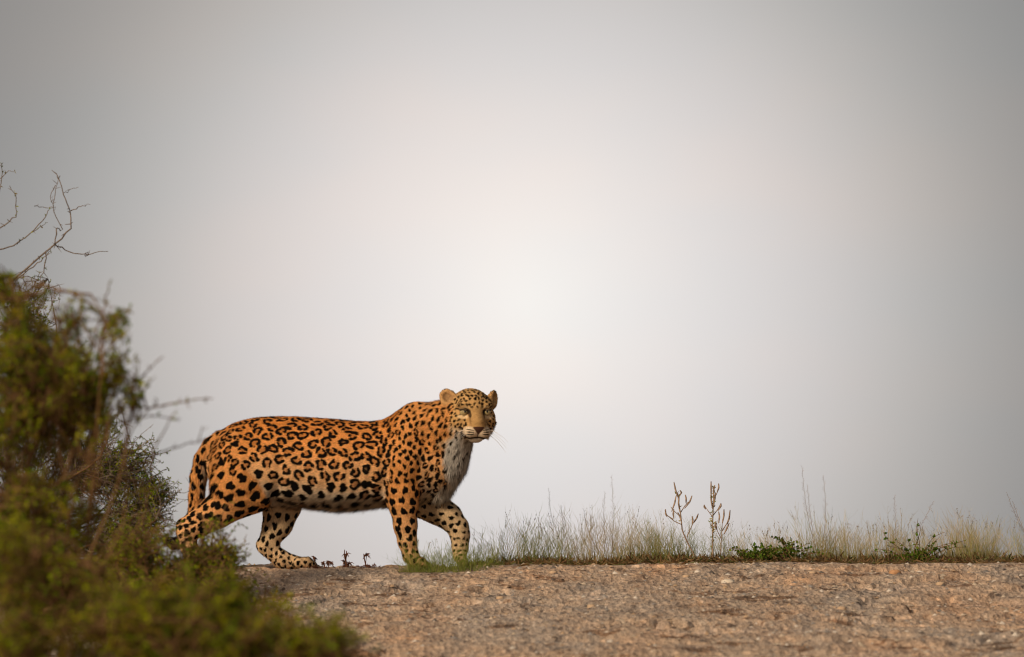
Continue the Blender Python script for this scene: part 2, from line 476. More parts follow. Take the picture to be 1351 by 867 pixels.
# shoulder blade, upper arm and near foreleg
chain([((549, 546, -27), 13.5), ((546, 572, -36), 24), ((534, 618, -44), 28), ((531, 650, -45), 21)], 9, 4, 1.45, 9)
cone((521, 640, -44), 14, (521, 660, -42), 10, 8, 4, 1.3)
chain([((531, 650, -44), 20.5), ((533.5, 668, -44), 18), ((535.5, 694, -44), 14.5), ((538, 714, -44), 11.5), ((542.5, 733, -44), 10)], 6, 5, 1.15)
chain([((543, 734, -44), 10), ((549, 741, -46), 8.5)], 4, 5)
for dy in (-8.5, -3, 3, 8.5):
    chain([((547, 741, -46 + dy * .9), 6.3), ((556, 741.8, -48 + dy), 6), ((562 + (2 if abs(dy) < 4 else 0), 745.2, -49 + dy * 1.1), 4.2)], 2.5, 5)
# far shoulder and the stepping far foreleg
chain([((558, 555, 6), 15), ((560, 612, 8), 28), ((560, 655, 4), 22)], 12, 8, 1.5, 10)
chain([((560, 664, 4), 21), ((577, 672, 2), 19), ((592, 681.5, 0), 16.5), ((604, 695, -2), 13.5)], 6, 6, 1.1)
chain([((604, 696, -2), 13.5), ((607, 706, -3), 12), ((607, 722, -4), 10), ((606.5, 734, -5), 8.8)], 5, 6, 1.05)
for dy in (-8, -2.8, 2.8, 8):
    chain([((607, 734, -5 + dy * .8), 5.8), ((610, 741, -8 + dy), 5.6), ((615, 744.6, -10 + dy * 1.1), 4.2)], 2.5, 6)
# neck and chest
chain([((553, 572, -20), 36), ((588, 563, -38), 31), ((606, 556, -46), 27)], 14, 7, 1.12)
chain([((596, 590, -34), 23), ((590, 612, -28), 22), ((580, 640, -20), 18)], 14, 8, 1.0)
cone((606, 575, -48), 17, (600, 600, -36), 17, 10, 8)
# tail
TAIL = [((290, 580, 21), 12), ((277, 588, 22), 10.5), ((266, 606, 24), 10.3), ((261, 630, 26), 10.7), ((258.5, 655, 28), 10), ((256.5, 678, 30), 9), ((250, 700, 33), 8.5), ((239, 714, 35), 8), ((228, 717, 36), 7), ((219, 713, 37), 5)]
chain(TAIL, 3, 11)

# head, in its own frame: a = right, f = towards the face, u = up
HC = np.array([622.5, -55.0, 748 - 548.5])
yaw, pit = math.radians(14), math.radians(4)
hf = np.array([math.sin(yaw) * math.cos(pit), -math.cos(yaw) * math.cos(pit), -math.sin(pit)])
hr = np.array([math.cos(yaw), math.sin(yaw), 0.0])
hu = np.cross(hr, hf); hu /= np.linalg.norm(hu)
if hu[2] < 0: hu = -hu
def H(a, f, u):
    return HC + hr * a + hf * f + hu * u
def hell(c, r, k=6, pid=9, sub=False, rot=None):
    """ellipsoid in head axes; rot: optional 3 rows of local axes in (a,f,u)"""
    p0 = H(*c)
    A = np.stack([hr, hf, hu])
    if rot is not None: A = np.array(rot, float) @ A
    r = np.array(r, float)
    def fn(X, Y, Z):
        x, y, z = X - p0[0], Y - p0[1], Z - p0[2]
        q = [(x * A[i, 0] + y * A[i, 1] + z * A[i, 2]) / r[i] for i in range(3)]
        k0 = np.sqrt(q[0] ** 2 + q[1] ** 2 + q[2] ** 2) + 1e-6
        k1 = np.sqrt((q[0] / r[0]) ** 2 + (q[1] / r[1]) ** 2 + (q[2] / r[2]) ** 2) + 1e-6
        return k0 * (k0 - 1) / k1
    add(fn, p0 - r.max(), p0 + r.max(), k, pid, sub)
def hcone(c1, r1, c2, r2, k=6, pid=9):
    p, q = H(*c1), H(*c2)
    cone((p[0], 748 - p[2], p[1]), r1, (q[0], 748 - q[2], q[1]), r2, k, pid)
hell((0, -8, 3), (27.5, 33, 30.5), 8)
hell((0, 4, 12), (22, 22, 19), 6)
for s in (-1, 1):
    hell((s * 19, 6, -7), (11, 15, 14), 8)
    hell((s * 12, 2, -20), (12, 16, 12), 8)
    hell((s * 14.5, 17.5, 13), (9, 8, 5.5), 5)
hcone((0, 12, 8), 12.5, (0, 34, -9), 9.0, 6)
hell((0, 22, -14), (15, 15, 13), 7)
for s in (-1, 1):
    hell((s * 7.8, 29.5, -21), (10, 10.5, 8.4), 4.5, 12)
hell((0, 36.5, -15), (8.6, 6, 5.2), 3.5, 12)
hell((0, 23.5, -29.8), (9.5, 9, 5.4), 4.5, 12)
for s in (-1, 1):
    hell((s * 15.3, 29, 5.4), (7.2, 8, 3.4), 2.2, 9, True, [[1, 0, s * 0.22], [0, 1, 0], [-s * 0.22, 0, 1]])
    # ears: cupped rounded shells
    n = np.array([-0.30, 0.93, 0.2]) if s < 0 else np.array([0.66, 0.72, 0.15])
    n /= np.linalg.norm(n)
    up = np.array([-0.62, 0.0, 0.78]) if s < 0 else np.array([0.62, -.15, 0.8])
    up -= n * up.dot(n); up /= np.linalg.norm(up)
    sd_ = np.cross(up, n)
    c = np.array([-30.5, -7, 21.5]) if s < 0 else np.array([30.0, -7, 20.5])
    rx_ = 10.6 if s < 0 else 8.6
    hell(c, (rx_, 3.9, 12.5), 4.5, 10, False, [sd_, n, up])
    hell(c - up * 6 - n * 2, (rx_ * .9, 6, 8), 6, 10, False, [sd_, n, up])
    hell(c + n * 6.6 + up * 1.0, (rx_ - 3.0, 7.0, 9.6), 2, 10, True, [sd_, n, up])

# surface nets
def surface_nets(Dg):
    ins = Dg < 0
    s = np.zeros(tuple(np.array(Dg.shape) - 1), np.int8)
    for dx in (0, 1):
        for dy in (0, 1):
            for dz in (0, 1):
                s += ins[dx:dx + s.shape[0], dy:dy + s.shape[1], dz:dz + s.shape[2]]
    cells = np.argwhere((s > 0) & (s < 8))
    idx = np.full(s.shape, -1, np.int32)
    idx[cells[:, 0], cells[:, 1], cells[:, 2]] = np.arange(len(cells))
    cor = [(a, b, c) for a in (0, 1) for b in (0, 1) for c in (0, 1)]
    val = {c: Dg[cells[:, 0] + c[0], cells[:, 1] + c[1], cells[:, 2] + c[2]] for c in cor}
    acc = np.zeros((len(cells), 3)); cnt = np.zeros(len(cells))
    for c in cor:
        for ax in range(3):
            if c[ax] == 0:
                e = list(c); e[ax] = 1; e = tuple(e)
                v0, v1 = val[c], val[e]
                m = (v0 < 0) != (v1 < 0)
                t = np.where(m, v0 / np.where(m, v0 - v1, 1), 0)
                p = np.tile(np.array(c, float), (len(cells), 1)); p[:, ax] = t
                acc[m] += p[m]; cnt[m] += 1
    V = cells + acc / cnt[:, None]
    quads = []
    for ax in range(3):
        a1, a2 = [(1, 2), (2, 0), (0, 1)][ax]
        lo = [slice(None)] * 3; hi = [slice(None)] * 3
        lo[ax] = slice(0, -1); hi[ax] = slice(1, None)
        ch = np.argwhere(ins[tuple(lo)] != ins[tuple(hi)])
        ch = ch[(ch[:, a1] > 0) & (ch[:, a2] > 0) & (ch[:, a1] < s.shape[a1]) & (ch[:, a2] < s.shape[a2])]
        flip = ~ins[ch[:, 0], ch[:, 1], ch[:, 2]]
        def at(d1, d2):
            c = ch.copy(); c[:, a1] -= d1; c[:, a2] -= d2
            return idx[c[:, 0], c[:, 1], c[:, 2]]
        q = np.stack([at(1, 1), at(0, 1), at(0, 0), at(1, 0)], 1)
        q[flip] = q[flip][:, ::-1]
        quads.append(q)
    return V, np.concatenate(quads), cells
LV, LF, cells = surface_nets(D)
LID = np.zeros(len(LV), np.int8)
best = np.full(len(LV), 1e9)
rc = np.clip(np.round(LV).astype(int), 0, np.array(D.shape) - 1)
LID = ID[rc[:, 0], rc[:, 1], rc[:, 2]]
LV = LV + [ORX, ORY, ORZ]
e = np.concatenate([LF[:, [0, 1]], LF[:, [1, 2]], LF[:, [2, 3]], LF[:, [3, 0]]])
for it in range(3):
    sm = np.stack([np.bincount(e[:, 0], LV[e[:, 1], c], len(LV)) + np.bincount(e[:, 1], LV[e[:, 0], c], len(LV)) for c in range(3)], 1)
    ct = np.bincount(e[:, 0], minlength=len(LV)) + np.bincount(e[:, 1], minlength=len(LV))
    LV = LV + (sm / ct[:, None] - LV) * (0.5 if it < 2 else 0.35)
del D, ID
def vert_normals(V, F):
    fn = np.cross(V[F[:, 2]] - V[F[:, 0]], V[F[:, 3]] - V[F[:, 1]])
    N = np.stack([sum(np.bincount(F[:, j], fn[:, c], len(V)) for j in range(4)) for c in range(3)], 1)
    return norm(N)
LN = vert_normals(LV, LF)
px_, py_ = LV[:, 0], 748 - LV[:, 2]
nears = (np.abs(LN[:, 1]) > .25) & ~np.isin(LID, (9, 10, 12, 11))
band = lambda v, a, b, w: smoothstep(a - w, a + w, v) * (1 - smoothstep(b - w, b + w, v))
mus = -3.6 * np.exp(-((px_ - 511 + (py_ - 610) * .05) / 6.5) ** 2) * band(py_, 580, 662, 12) * np.isin(LID, (0, 4))
mus += -3.0 * np.exp(-((px_ - 368 + (py_ - 640) * .12) / 7.0) ** 2) * band(py_, 605, 662, 14) * np.isin(LID, (0, 1))
mus += 1.8 * np.exp(-((px_ - 322) / 24) ** 2 - ((py_ - 615) / 26) ** 2) + 1.6 * np.exp(-((px_ - 541 - (py_ - 580) * -.3) / 8) ** 2) * band(py_, 550, 612, 10)
mus += -1.8 * np.exp(-((px_ - 562 + (py_ - 590) * .25) / 6) ** 2) * band(py_, 560, 640, 12)
mus += .5 * np.sin(px_ * .42 + py_ * .08) * band(px_, 420, 500, 8) * band(py_, 590, 655, 10) + 1.0 * vnoise(LV, 24, 51)
mus += -1.6 * np.exp(-((py_ - 657 - (px_ - 300) * -.12) / 5) ** 2) * band(px_, 288, 345, 8) * np.isin(LID, (1, 2))
mus = mus * nears
for it in range(3):
    mus = .5 * mus + .5 * (np.bincount(e[:, 0], mus[e[:, 1]], len(mus)) + np.bincount(e[:, 1], mus[e[:, 0]], len(mus))) / ct
LV = LV + LN * mus[:, None]
LN = vert_normals(LV, LF)

# ---- coat
X, Y, Z = LV[:, 0], LV[:, 1], LV[:, 2]
PYv = 748 - Z
hp = LV - HC
ha, hff, hup = hp @ hr, hp @ hf, hp @ hu
is_head = np.isin(LID, (9, 12))
# part masks are softened so that colours and spot sizes run into each other
def soft(mask, it=10):
    m = mask.astype(float)
    for _ in range(it):
        m = 0.5 * m + 0.5 * (np.bincount(e[:, 0], m[e[:, 1]], len(m)) + np.bincount(e[:, 1], m[e[:, 0]], len(m))) / ct
    return m
w_part = {p: soft(LID == p, 14) for p in range(13)}
YCv = YC(X)
def lerp(a, b, t): return a + (b - a) * t
# base colour
ORANGE = np.array([.72, .295, .085]); RICH = np.array([.62, .215, .046]); PALEF = np.array([.74, .44, .215])
CREAM = np.array([.74, .60, .43]); WHITE = np.array([.62, .56, .48]); FACE = np.array([.50, .28, .105]); FARL = np.array([.66, .45, .25])
n1 = vnoise(LV, 26, 11); n2 = vnoise(LV, 9, 12)
base = np.zeros((len(LV), 3))
t = smoothstep(552, 640, PYv + 10 * n1)[:, None]
body = lerp(RICH, ORANGE, np.clip(t * 2.2, 0, 1)); body = lerp(body, PALEF, np.clip((t - .5) * 2, 0, 1) * .75)
belly = smoothstep(634, 660, PYv + 8 * n1)[:, None]
torso_c = lerp(body, CREAM, belly * 0.85)
leg_c = lerp(ORANGE, PALEF, smoothstep(640, 730, PYv + 8 * n2)[:, None] * .8)
far_c = lerp(FARL, PALEF, smoothstep(700, 745, PYv)[:, None] * .4)
neck_side = smoothstep(-6, 12, (X - 582) * .75 + (PYv - 575) * .5 - 6 + 5 * n2)[:, None]
neck_c = lerp(lerp(ORANGE, PALEF, smoothstep(0, .45, neck_side)), WHITE, smoothstep(.4, 1, neck_side))
chest_c = lerp(ORANGE, WHITE, smoothstep(-10, 8, (X - 562) + (PYv - 640) * .28 + 6 * n2)[:, None])
head_c = lerp(FACE, CREAM, smoothstep(-12, -26, hup)[:, None])
ear_c = np.tile(np.array([.54, .29, .115]), (len(LV), 1))
tail_c = lerp(ORANGE, CREAM, (smoothstep(-2, 8, X - 262) * smoothstep(600, 630, PYv))[:, None] * .8)
for p, c in ((0, torso_c), (1, leg_c), (2, leg_c), (3, far_c), (4, leg_c), (5, leg_c), (6, far_c), (7, neck_c), (8, chest_c), (9, head_c), (10, ear_c), (11, tail_c), (12, head_c)):
    base += w_part[p][:, None] * c
base /= np.maximum(sum(w_part.values()), 1e-6)[:, None]
# inner thigh and belly fringe paler
base *= (1 + 0.10 * n2)[:, None]

# spot spacing, shape, direction by region
def spacing(x, py, pid):
    tor = lerp(15.6, 19.0, smoothstep(300, 350, x))
    tor = lerp(tor, 11.0, smoothstep(498, 522, x))
    tor = np.where(py < 551, np.minimum(tor, 16.5), tor)
    thigh = lerp(14.6, 18.5, smoothstep(600, 650, py))
    hind = lerp(11, 18.5, smoothstep(245, 300, x))
    farh = lerp(15, 8.5, smoothstep(690, 735, py))
    sho = lerp(9.8, 14.0, smoothstep(610, 660, py))
    fore = lerp(15, 9.5, smoothstep(690, 730, py))
    farf = lerp(12.5, 8, smoothstep(690, 712, py))
    tab = [tor, thigh, hind, farh, sho, fore, farf, 11.0, 12.0, 6.4, 99.0, 13.5, 99.0]
    out_ = np.zeros_like(x)
    for i, v in enumerate(tab):
        m = pid == i
        out_[m] = (v[m] if isinstance(v, np.ndarray) else v)
    return out_
S_all = spacing(X, PYv, LID) * 0.73
S_all = np.where((LID == 0) & (PYv > 650), S_all * 1.12, S_all)
S_all = np.where(soft(is_head, 4) > 0.35, np.where(is_head, S_all, 7), S_all)
order = rng.permutation(len(LV))
bare_face = (LID == 9) & (hff > 4) & (hup < 9) & (np.abs(ha) < 13)
order = order[(S_all[order] < 50) & ~bare_face[order]]
seeds = []; gridh = {}
cellsz = 20.0
LVl = LV.tolist(); Sl = S_all.tolist()
for i in order.tolist():
    s = Sl[i]; p = LVl[i]
    key = (int(p[0] // cellsz), int(p[1] // cellsz), int(p[2] // cellsz))
    ok = True
    for q, sq in gridh.get(key, ()):
        if (p[0] - q[0]) ** 2 + (p[1] - q[1]) ** 2 + (p[2] - q[2]) ** 2 < (0.5 * (s + sq)) ** 2:
            ok = False; break
    if ok:
        for dx in (-1, 0, 1):
            for dy in (-1, 0, 1):
                for dz in (-1, 0, 1):
                    gridh.setdefault((key[0] + dx, key[1] + dy, key[2] + dz), []).append((p, s))
        seeds.append(i)
# even the spots out: move each to the middle of its own patch of skin
from mathutils.kdtree import KDTree
samp = order[::4]
for it in range(3):
    kd = KDTree(len(seeds))
    for k_, i in enumerate(seeds): kd.insert(LVl[i], k_)
    kd.balance()
    own = np.array([kd.find(LVl[i])[1] for i in samp.tolist()])
    cnt_ = np.maximum(np.bincount(own, minlength=len(seeds)), 1)
    cen_ = np.stack([np.bincount(own, LV[samp, c], len(seeds)) / cnt_ for c in range(3)], 1)
    d2 = np.einsum('ij,ij->i', LV[samp] - cen_[own], LV[samp] - cen_[own])
    o2 = np.lexsort((d2, own)); first = np.unique(own[o2], return_index=True)
    new = dict(zip(first[0].tolist(), samp[o2[first[1]]].tolist()))
    seeds = [new.get(k_, i) for k_, i in enumerate(seeds)]
dark = np.zeros(len(LV)); tan_in = np.zeros(len(LV))
warp = np.stack([vnoise(LV, 5.0, 21), vnoise(LV, 5.0, 22), vnoise(LV, 5.0, 23)], 1) * .7 + np.stack([vnoise(LV, 2.4, 24), vnoise(LV, 2.4, 25), vnoise(LV, 2.4, 26)], 1) * 0.5
LW = LV + warp
xo = np.argsort(LW[:, 0]); xsrt = LW[xo, 0]
for i in seeds:
    s = S_all[i]; p = LV[i]; n = LN[i]; pid = LID[i]; py = PYv[i]; x = p[0]
    R = s * 0.95
    a, b = np.searchsorted(xsrt, (p[0] - R, p[0] + R))
    cand = xo[a:b]
    d = LW[cand] - p
    m = (np.einsum('ij,ij->i', d, d) < R * R) & (LN[cand] @ n > 0.1)
    cand = cand[m]; d = d[m]
    # direction in which the spot is drawn out
    el = 1.0; dirv = np.array([1.0, 0, 0])
    if pid == 0:
        dirv = np.array([1, 0, -.35]); el = 1.06
        if py < 556: el = 1.2; dirv = np.array([1, 0, 0])
        if x > 500: dirv = np.array([.25, 0, 1]); el = 1.25
    elif pid == 1: dirv = np.array([.6, 0, .5]); el = 1.1
    elif pid == 2: dirv = np.array([.9, 0, .5]); el = 1.12
    elif pid == 3: dirv = np.array([.2, 0, 1]); el = 1.15
    elif pid in (4, 5): dirv = np.array([-.25, 0, 1]); el = 1.18
    elif pid == 6: dirv = np.array([1, 0, .35]); el = 1.25
    elif pid == 7: dirv = np.array([.2, 0, 1]); el = 1.35
    elif pid == 8: dirv = np.array([.6, 0, 1]); el = 1.2
    elif pid == 11: dirv = np.array([.15, 0, 1]); el = 1.25
    elif pid == 9:
        dirv = hr * ha[i] + hu * (hup[i] - 6); el = 1.2
    dirv = dirv + rng.normal(0, .22, 3)
    u = dirv - n * dirv.dot(n); u /= max(np.linalg.norm(u), 1e-6); v = np.cross(n, u)
    du = (d @ u) / el; dv = (d @ v) * el ** 0.6
    r = np.hypot(du, dv); th = np.arctan2(dv, du)
    ph = rng.uniform(0, 6.28, 5)
    jit = rng.uniform(.86, 1.12)
    ros = 0.0
    if pid == 0 and 300 < x < 512: ros = 0.97 - smoothstep(630, 655, py) * .75
    elif pid == 0: ros = .45 if x < 512 else .25
    elif pid == 1: ros = .9 * (1 - smoothstep(612, 640, py))
    elif pid == 4: ros = .2 if py < 560 else .06
    if rng.random() < ros:
        r0 = s * .365 * jit * (1 + .16 * np.cos(2 * th + ph[0]) + .08 * np.cos(3 * th + ph[1]))
        w = s * .150
        g = .55 * np.cos(2 * th + ph[2]) + .6 * np.cos(3 * th + ph[3]) + .5 * np.cos(5 * th + ph[4]) + .3 * np.cos(1 * th + ph[1])
        wv = w * (1 + .28 * np.clip(g, -1, 1))
        ring = 1 - smoothstep(wv - .7, wv + .7, np.abs(r - r0))
        ring *= smoothstep(-.95, -.7, g)
        dark[cand] = np.maximum(dark[cand], ring)
        tan_in[cand] = np.maximum(tan_in[cand], 1 - smoothstep(r0 - 1, r0 + 1, r))
    else:
        k = .46 if pid in (1, 2) else (.42 if pid in (4, 5) else .39)
        if pid == 0: k = .45 if py < 652 else .38
        if pid == 8: k = .30
        if pid == 9: k = .42
        if pid == 7: k = .36 if x < 590 else .30
        if pid == 6: k = .34
        r0 = s * k * jit * (1 + .15 * np.cos(2 * th + ph[0]) + .13 * np.cos(3 * th + ph[1]) + .08 * np.cos(5 * th + ph[2]))
        sp = 1 - smoothstep(r0 - .75, r0 + .75, r)
        if pid in (1, 0) and py < 625 and s > 13:
            sp *= 1 - .45 * (1 - smoothstep(0, r0 * .55, r))
        if pid == 9: sp *= rng.uniform(.75, 1.0)
        if pid == 8: sp *= rng.uniform(.45, 1.0)
        dark[cand] = np.maximum(dark[cand], sp)
# black line along the spine, dark elbow and tail tip
spine = (1 - smoothstep(1.0, 3.6, np.abs(Y - YCv))) * (LID == 0) * (LN[:, 2] > .5) * (X < 500)
dark = np.maximum(dark, spine * smoothstep(-.5, .1, vnoise(LV, 7, 31)))
tipm = ((LID == 11) & (X < 236)).astype(float)
dark = np.maximum(dark, tipm * .95)
BLACK = np.array([.006, .0045, .0035]); INNER = np.array([.36, .115, .022])
colr = lerp(base, INNER, (tan_in * .62)[:, None] * (LID == 0)[:, None] + (tan_in * .75)[:, None] * (LID == 1)[:, None])
dk = dark.copy()
dk[LID == 10] = 0; dk[LID == 12] = 0
colr = lerp(colr, BLACK, np.clip(dk * 1.15, 0, 1)[:, None])

# ---- face markings
def blob(a, f, u, ra, rf, ru, edge=.25):
    q = np.sqrt(((ha - a) / ra) ** 2 + ((hff - f) / rf) ** 2 + ((hup - u) / ru) ** 2)
    return 1 - smoothstep(1 - edge, 1 + edge, q)
def paint(m, c, amt=1.0):
    global colr
    colr = lerp(colr, np.array(c), (m * amt)[:, None])
headm = np.isin(LID, (9, 12)).astype(float)
front = headm * (hff > 0)
# nose bridge: plain golden brown; cheeks pale under the eyes
paint(front * (1 - smoothstep(7.0, 10.5, np.abs(ha) - .15 * np.clip(hup, -20, 20) * -1)) * smoothstep(12.5, 8.5, hup) * smoothstep(-17, -13, hup), (.40, .225, .085), .95)
for s in (-1, 1):
    paint(front * blob(s * 17, 22, -1.5, 7.5, 9, 2.6), (.72, .50, .27), .85)
    paint(front * blob(s * 13, 22, 11.2, 5.0, 9, 1.5), (.62, .40, .19), .6)
    paint(front * blob(s * 22.5, 18, 8.6, 3.2, 9, 1.3, .4), (.02, .014, .01), .9)
    # black rim of the eye, drawn out to the nose
    paint(front * blob(s * 15.3, 25, 5.4, 7.9, 9, 4.4, .18), (.012, .009, .007), .97)
    paint(front * blob(s * 9.2, 28, 1.5, 1.7, 9, 4.2, .3), (.015, .011, .008), .9)
    paint(front * blob(s * 9.6, 24, -6.5, 1.3, 12, 9, .5), (.10, .05, .022), .75)
    # whisker pads: cream with dark rows
    paint(front * blob(s * 8.5, 32, -20, 9.5, 12, 7, .2), (.66, .50, .34), .9)
    for k, (u0, sl, ln) in enumerate(((-18.2, .14, 6.2), (-21.0, .06, 6.5), (-23.8, -.05, 5.5))):
        uu = hup - (u0 + sl * (np.abs(ha) - 9))
        paint(front * (np.sign(ha) == s) * (1 - smoothstep(.45, 1.05, np.abs(uu))) * smoothstep(5.0, 7.5, np.abs(ha)) * (1 - smoothstep(13, 17, np.abs(ha))), (.012, .008, .006), .97)
    paint(front * blob(s * 15.5, 22, -26.5, 4.6, 12, 3.0, .35), (.008, .006, .005), .97)
    paint(front * blob(s * 12.5, 26, -28.5, 4.0, 12, 1.6, .4), (.02, .014, .011), .9)
    paint(front * blob(s * 19, 14, -17, 3, 10, 2.2, .5), (.03, .02, .015), .7)
paint(front * blob(0, 30, -32, 9, 16, 4.5, .3), (.70, .60, .48), .9)
# mouth line and nose pad
paint(front * (1 - smoothstep(.8, 1.6, np.abs(hup + 28.0 + .012 * (ha ** 2)))) * (np.abs(ha) < 13), (.014, .009, .007), .95)
paint(front * (1 - smoothstep(.4, .9, np.abs(ha))) * (hup < -22) * (hup > -28), (.03, .018, .013), .85)
tri = np.abs(ha) - np.interp(hup, [-24.5, -21.5, -18, -14.4, -13.2], [0.0, 2.2, 5.2, 8.2, 0.0])
nosem = front * (hff > 24) * (1 - smoothstep(-.5, .7, tri)) * (hup > -25) * (hup < -13)
paint(nosem, (.055, .022, .017), .97)
# ears: dark back edge, pale fringe inside
earm = (LID == 10).astype(float)
paint(earm * smoothstep(.25, -.2, LN @ hf), (.03, .022, .016), .9)
paint(earm * blob(36, -9, 33, 8, 12, 4.0, .4), (.03, .022, .016), .9)
paint(earm * blob(-31, -4, 22, 7, 10, 6, .4), (.36, .20, .09), .7)

# ---- build the animal
leo = thing('leopard', 'spotted leopard walking along the crest with its face turned to the viewer', 'leopard', ((440 - 675.5) / PXM, 0, 0))
LOC = np.array(leo.location)
def L2W(P):
    return np.stack([(P[:, 0] - 675.5) / PXM, P[:, 1] / PXM, P[:, 2] / PXM], 1) - LOC
fuzz = (vnoise(LV, 3.0, 41) * .35)[:, None] * LN * (~np.isin(LID, (9, 10, 12)))[:, None]
body_o = mesh_np('body', L2W(LV + fuzz), LF, M_COAT, leo, cols=colr, smooth=True)

# fur: short hairs lying along the coat, longer on belly, chest, throat and tail
fa = LV[LF]
area = .5 * np.linalg.norm(np.cross(fa[:, 2] - fa[:, 0], fa[:, 3] - fa[:, 1]), axis=1)
NH = 330000
fi = rng.choice(len(LF), NH, p=area / area.sum())
r1, r2 = rng.random((NH, 1)), rng.random((NH, 1))
q = LF[fi]
root = lerp(lerp(LV[q[:, 0]], LV[q[:, 1]], r1), lerp(LV[q[:, 3]], LV[q[:, 2]], r1), r2)
vi = q[np.arange(NH), ((r1[:, 0] > .5) != (r2[:, 0] > .5)) * 1 + (r2[:, 0] > .5) * np.where(r1[:, 0] > .5, 2, 2)]
vi = np.where(r2[:, 0] > .5, np.where(r1[:, 0] > .5, q[:, 2], q[:, 3]), np.where(r1[:, 0] > .5, q[:, 1], q[:, 0]))
hn, hid, hc = LN[vi], LID[vi], colr[vi]
flow = np.tile(np.array([-1.0, 0, -.22]), (NH, 1)); length = np.full(NH, 4.2)
for pid, fl, ln in ((0, (-1, 0, -.25), 3.6), (1, (-.55, 0, -.8), 3.6), (2, (-.8, 0, -.5), 3.0), (3, (-.15, 0, -1), 2.8), (4, (-.45, 0, -.9), 3.2), (5, (.1, 0, -1), 2.8), (6, (.35, 0, -1), 2.8),
                    (7, (-.75, .1, -.6), 5.0), (8, (-.25, 0, -1), 6.5), (9, (0, 0, 0), 2.6), (10, (0, 0, 0), 2.2), (11, (-.15, 0, -1), 4.6), (12, (0, 0, 0), 1.6)):
    m = hid == pid
    flow[m] = fl; length[m] = ln
hm = np.isin(hid, (9, 10, 12))
hpos = root - HC
rad = hr[None] * (hpos @ hr)[:, None] + hu[None] * ((hpos @ hu) - -4)[:, None]
flow[hm] = (norm(rad) * .8 - hf * .6)[hm]
em = hid == 10
flow[em] = (hu * .8 + norm(rad) * .6)[em]; length[em] = 3.2
rpy = 748 - root[:, 2]
length += 7.0 * smoothstep(646, 672, rpy) * np.isin(hid, (0,)) * (hn[:, 2] < .1)
length += 5.0 * np.isin(hid, (8,)) * smoothstep(600, 650, rpy) * (root[:, 0] > 575)
length += 4.0 * (hm & (np.abs(hpos @ hr) > 18) & ((hpos @ hu) < -8))
length[(hid == 9) & (hpos @ hf > 12)] = 1.9
length[hid == 1] += 3.0 * smoothstep(296, 280, root[hid == 1][:, 0])
dirs = flow - hn * np.einsum('ij,ij->i', flow, hn)[:, None]
dirs = norm(dirs) + rng.normal(0, .2, (NH, 3))
lift = np.where(length > 8, .55, .38)[:, None] + rng.normal(0, .08, (NH, 1))
dirs = norm(dirs + hn * lift)
wid = norm(np.cross(dirs, hn)) * rng.uniform(.30, .58, (NH, 1))
length = length * rng.uniform(.65, 1.2, NH)
lay = norm(dirs - hn * np.einsum('ij,ij->i', dirs, hn)[:, None])
root = root - lay * (length * .45)[:, None] * (length < 7)[:, None]
tip = root + dirs * length[:, None]
tip[:, 2] -= .08 * length * (length > 7)
root = root - hn * .4
keep = np.ones(NH, bool)
for s in (-1, 1):   # no hair over the eyes and the nose leather
    keep &= ~((((hpos @ hr) - s * 15.3) ** 2 / 62 + ((hpos @ hu) - 5.2) ** 2 / 22 < 1) & (hpos @ hf > 12))
keep &= ~((np.abs(hpos @ hr) < 7) & (hpos @ hu < -11) & (hpos @ hu > -22) & (hpos @ hf > 34))
root, tip, wid, hn, hc, NH = root[keep], tip[keep], wid[keep], hn[keep], hc[keep], int(keep.sum())
FV = np.stack([root - wid, root + wid, tip], 1).reshape(-1, 3)
shade = rng.uniform(.62, 1.30, (NH, 1)) * (1 + .22 * vnoise(root, 2.2, 61))[:, None]
FC = np.repeat(np.clip(hc * shade, 0, 1), 3, 0).reshape(NH, 3, 3)
FC[:, 2] *= 1.1
fur = mesh_np('fur', L2W(FV), np.arange(NH * 3).reshape(-1, 3), M_FUR, leo, cols=FC.reshape(-1, 3), vecs=np.repeat(norm(hn + rng.normal(0, .18, hn.shape)), 3, 0))
tag(fur, kind='stuff')

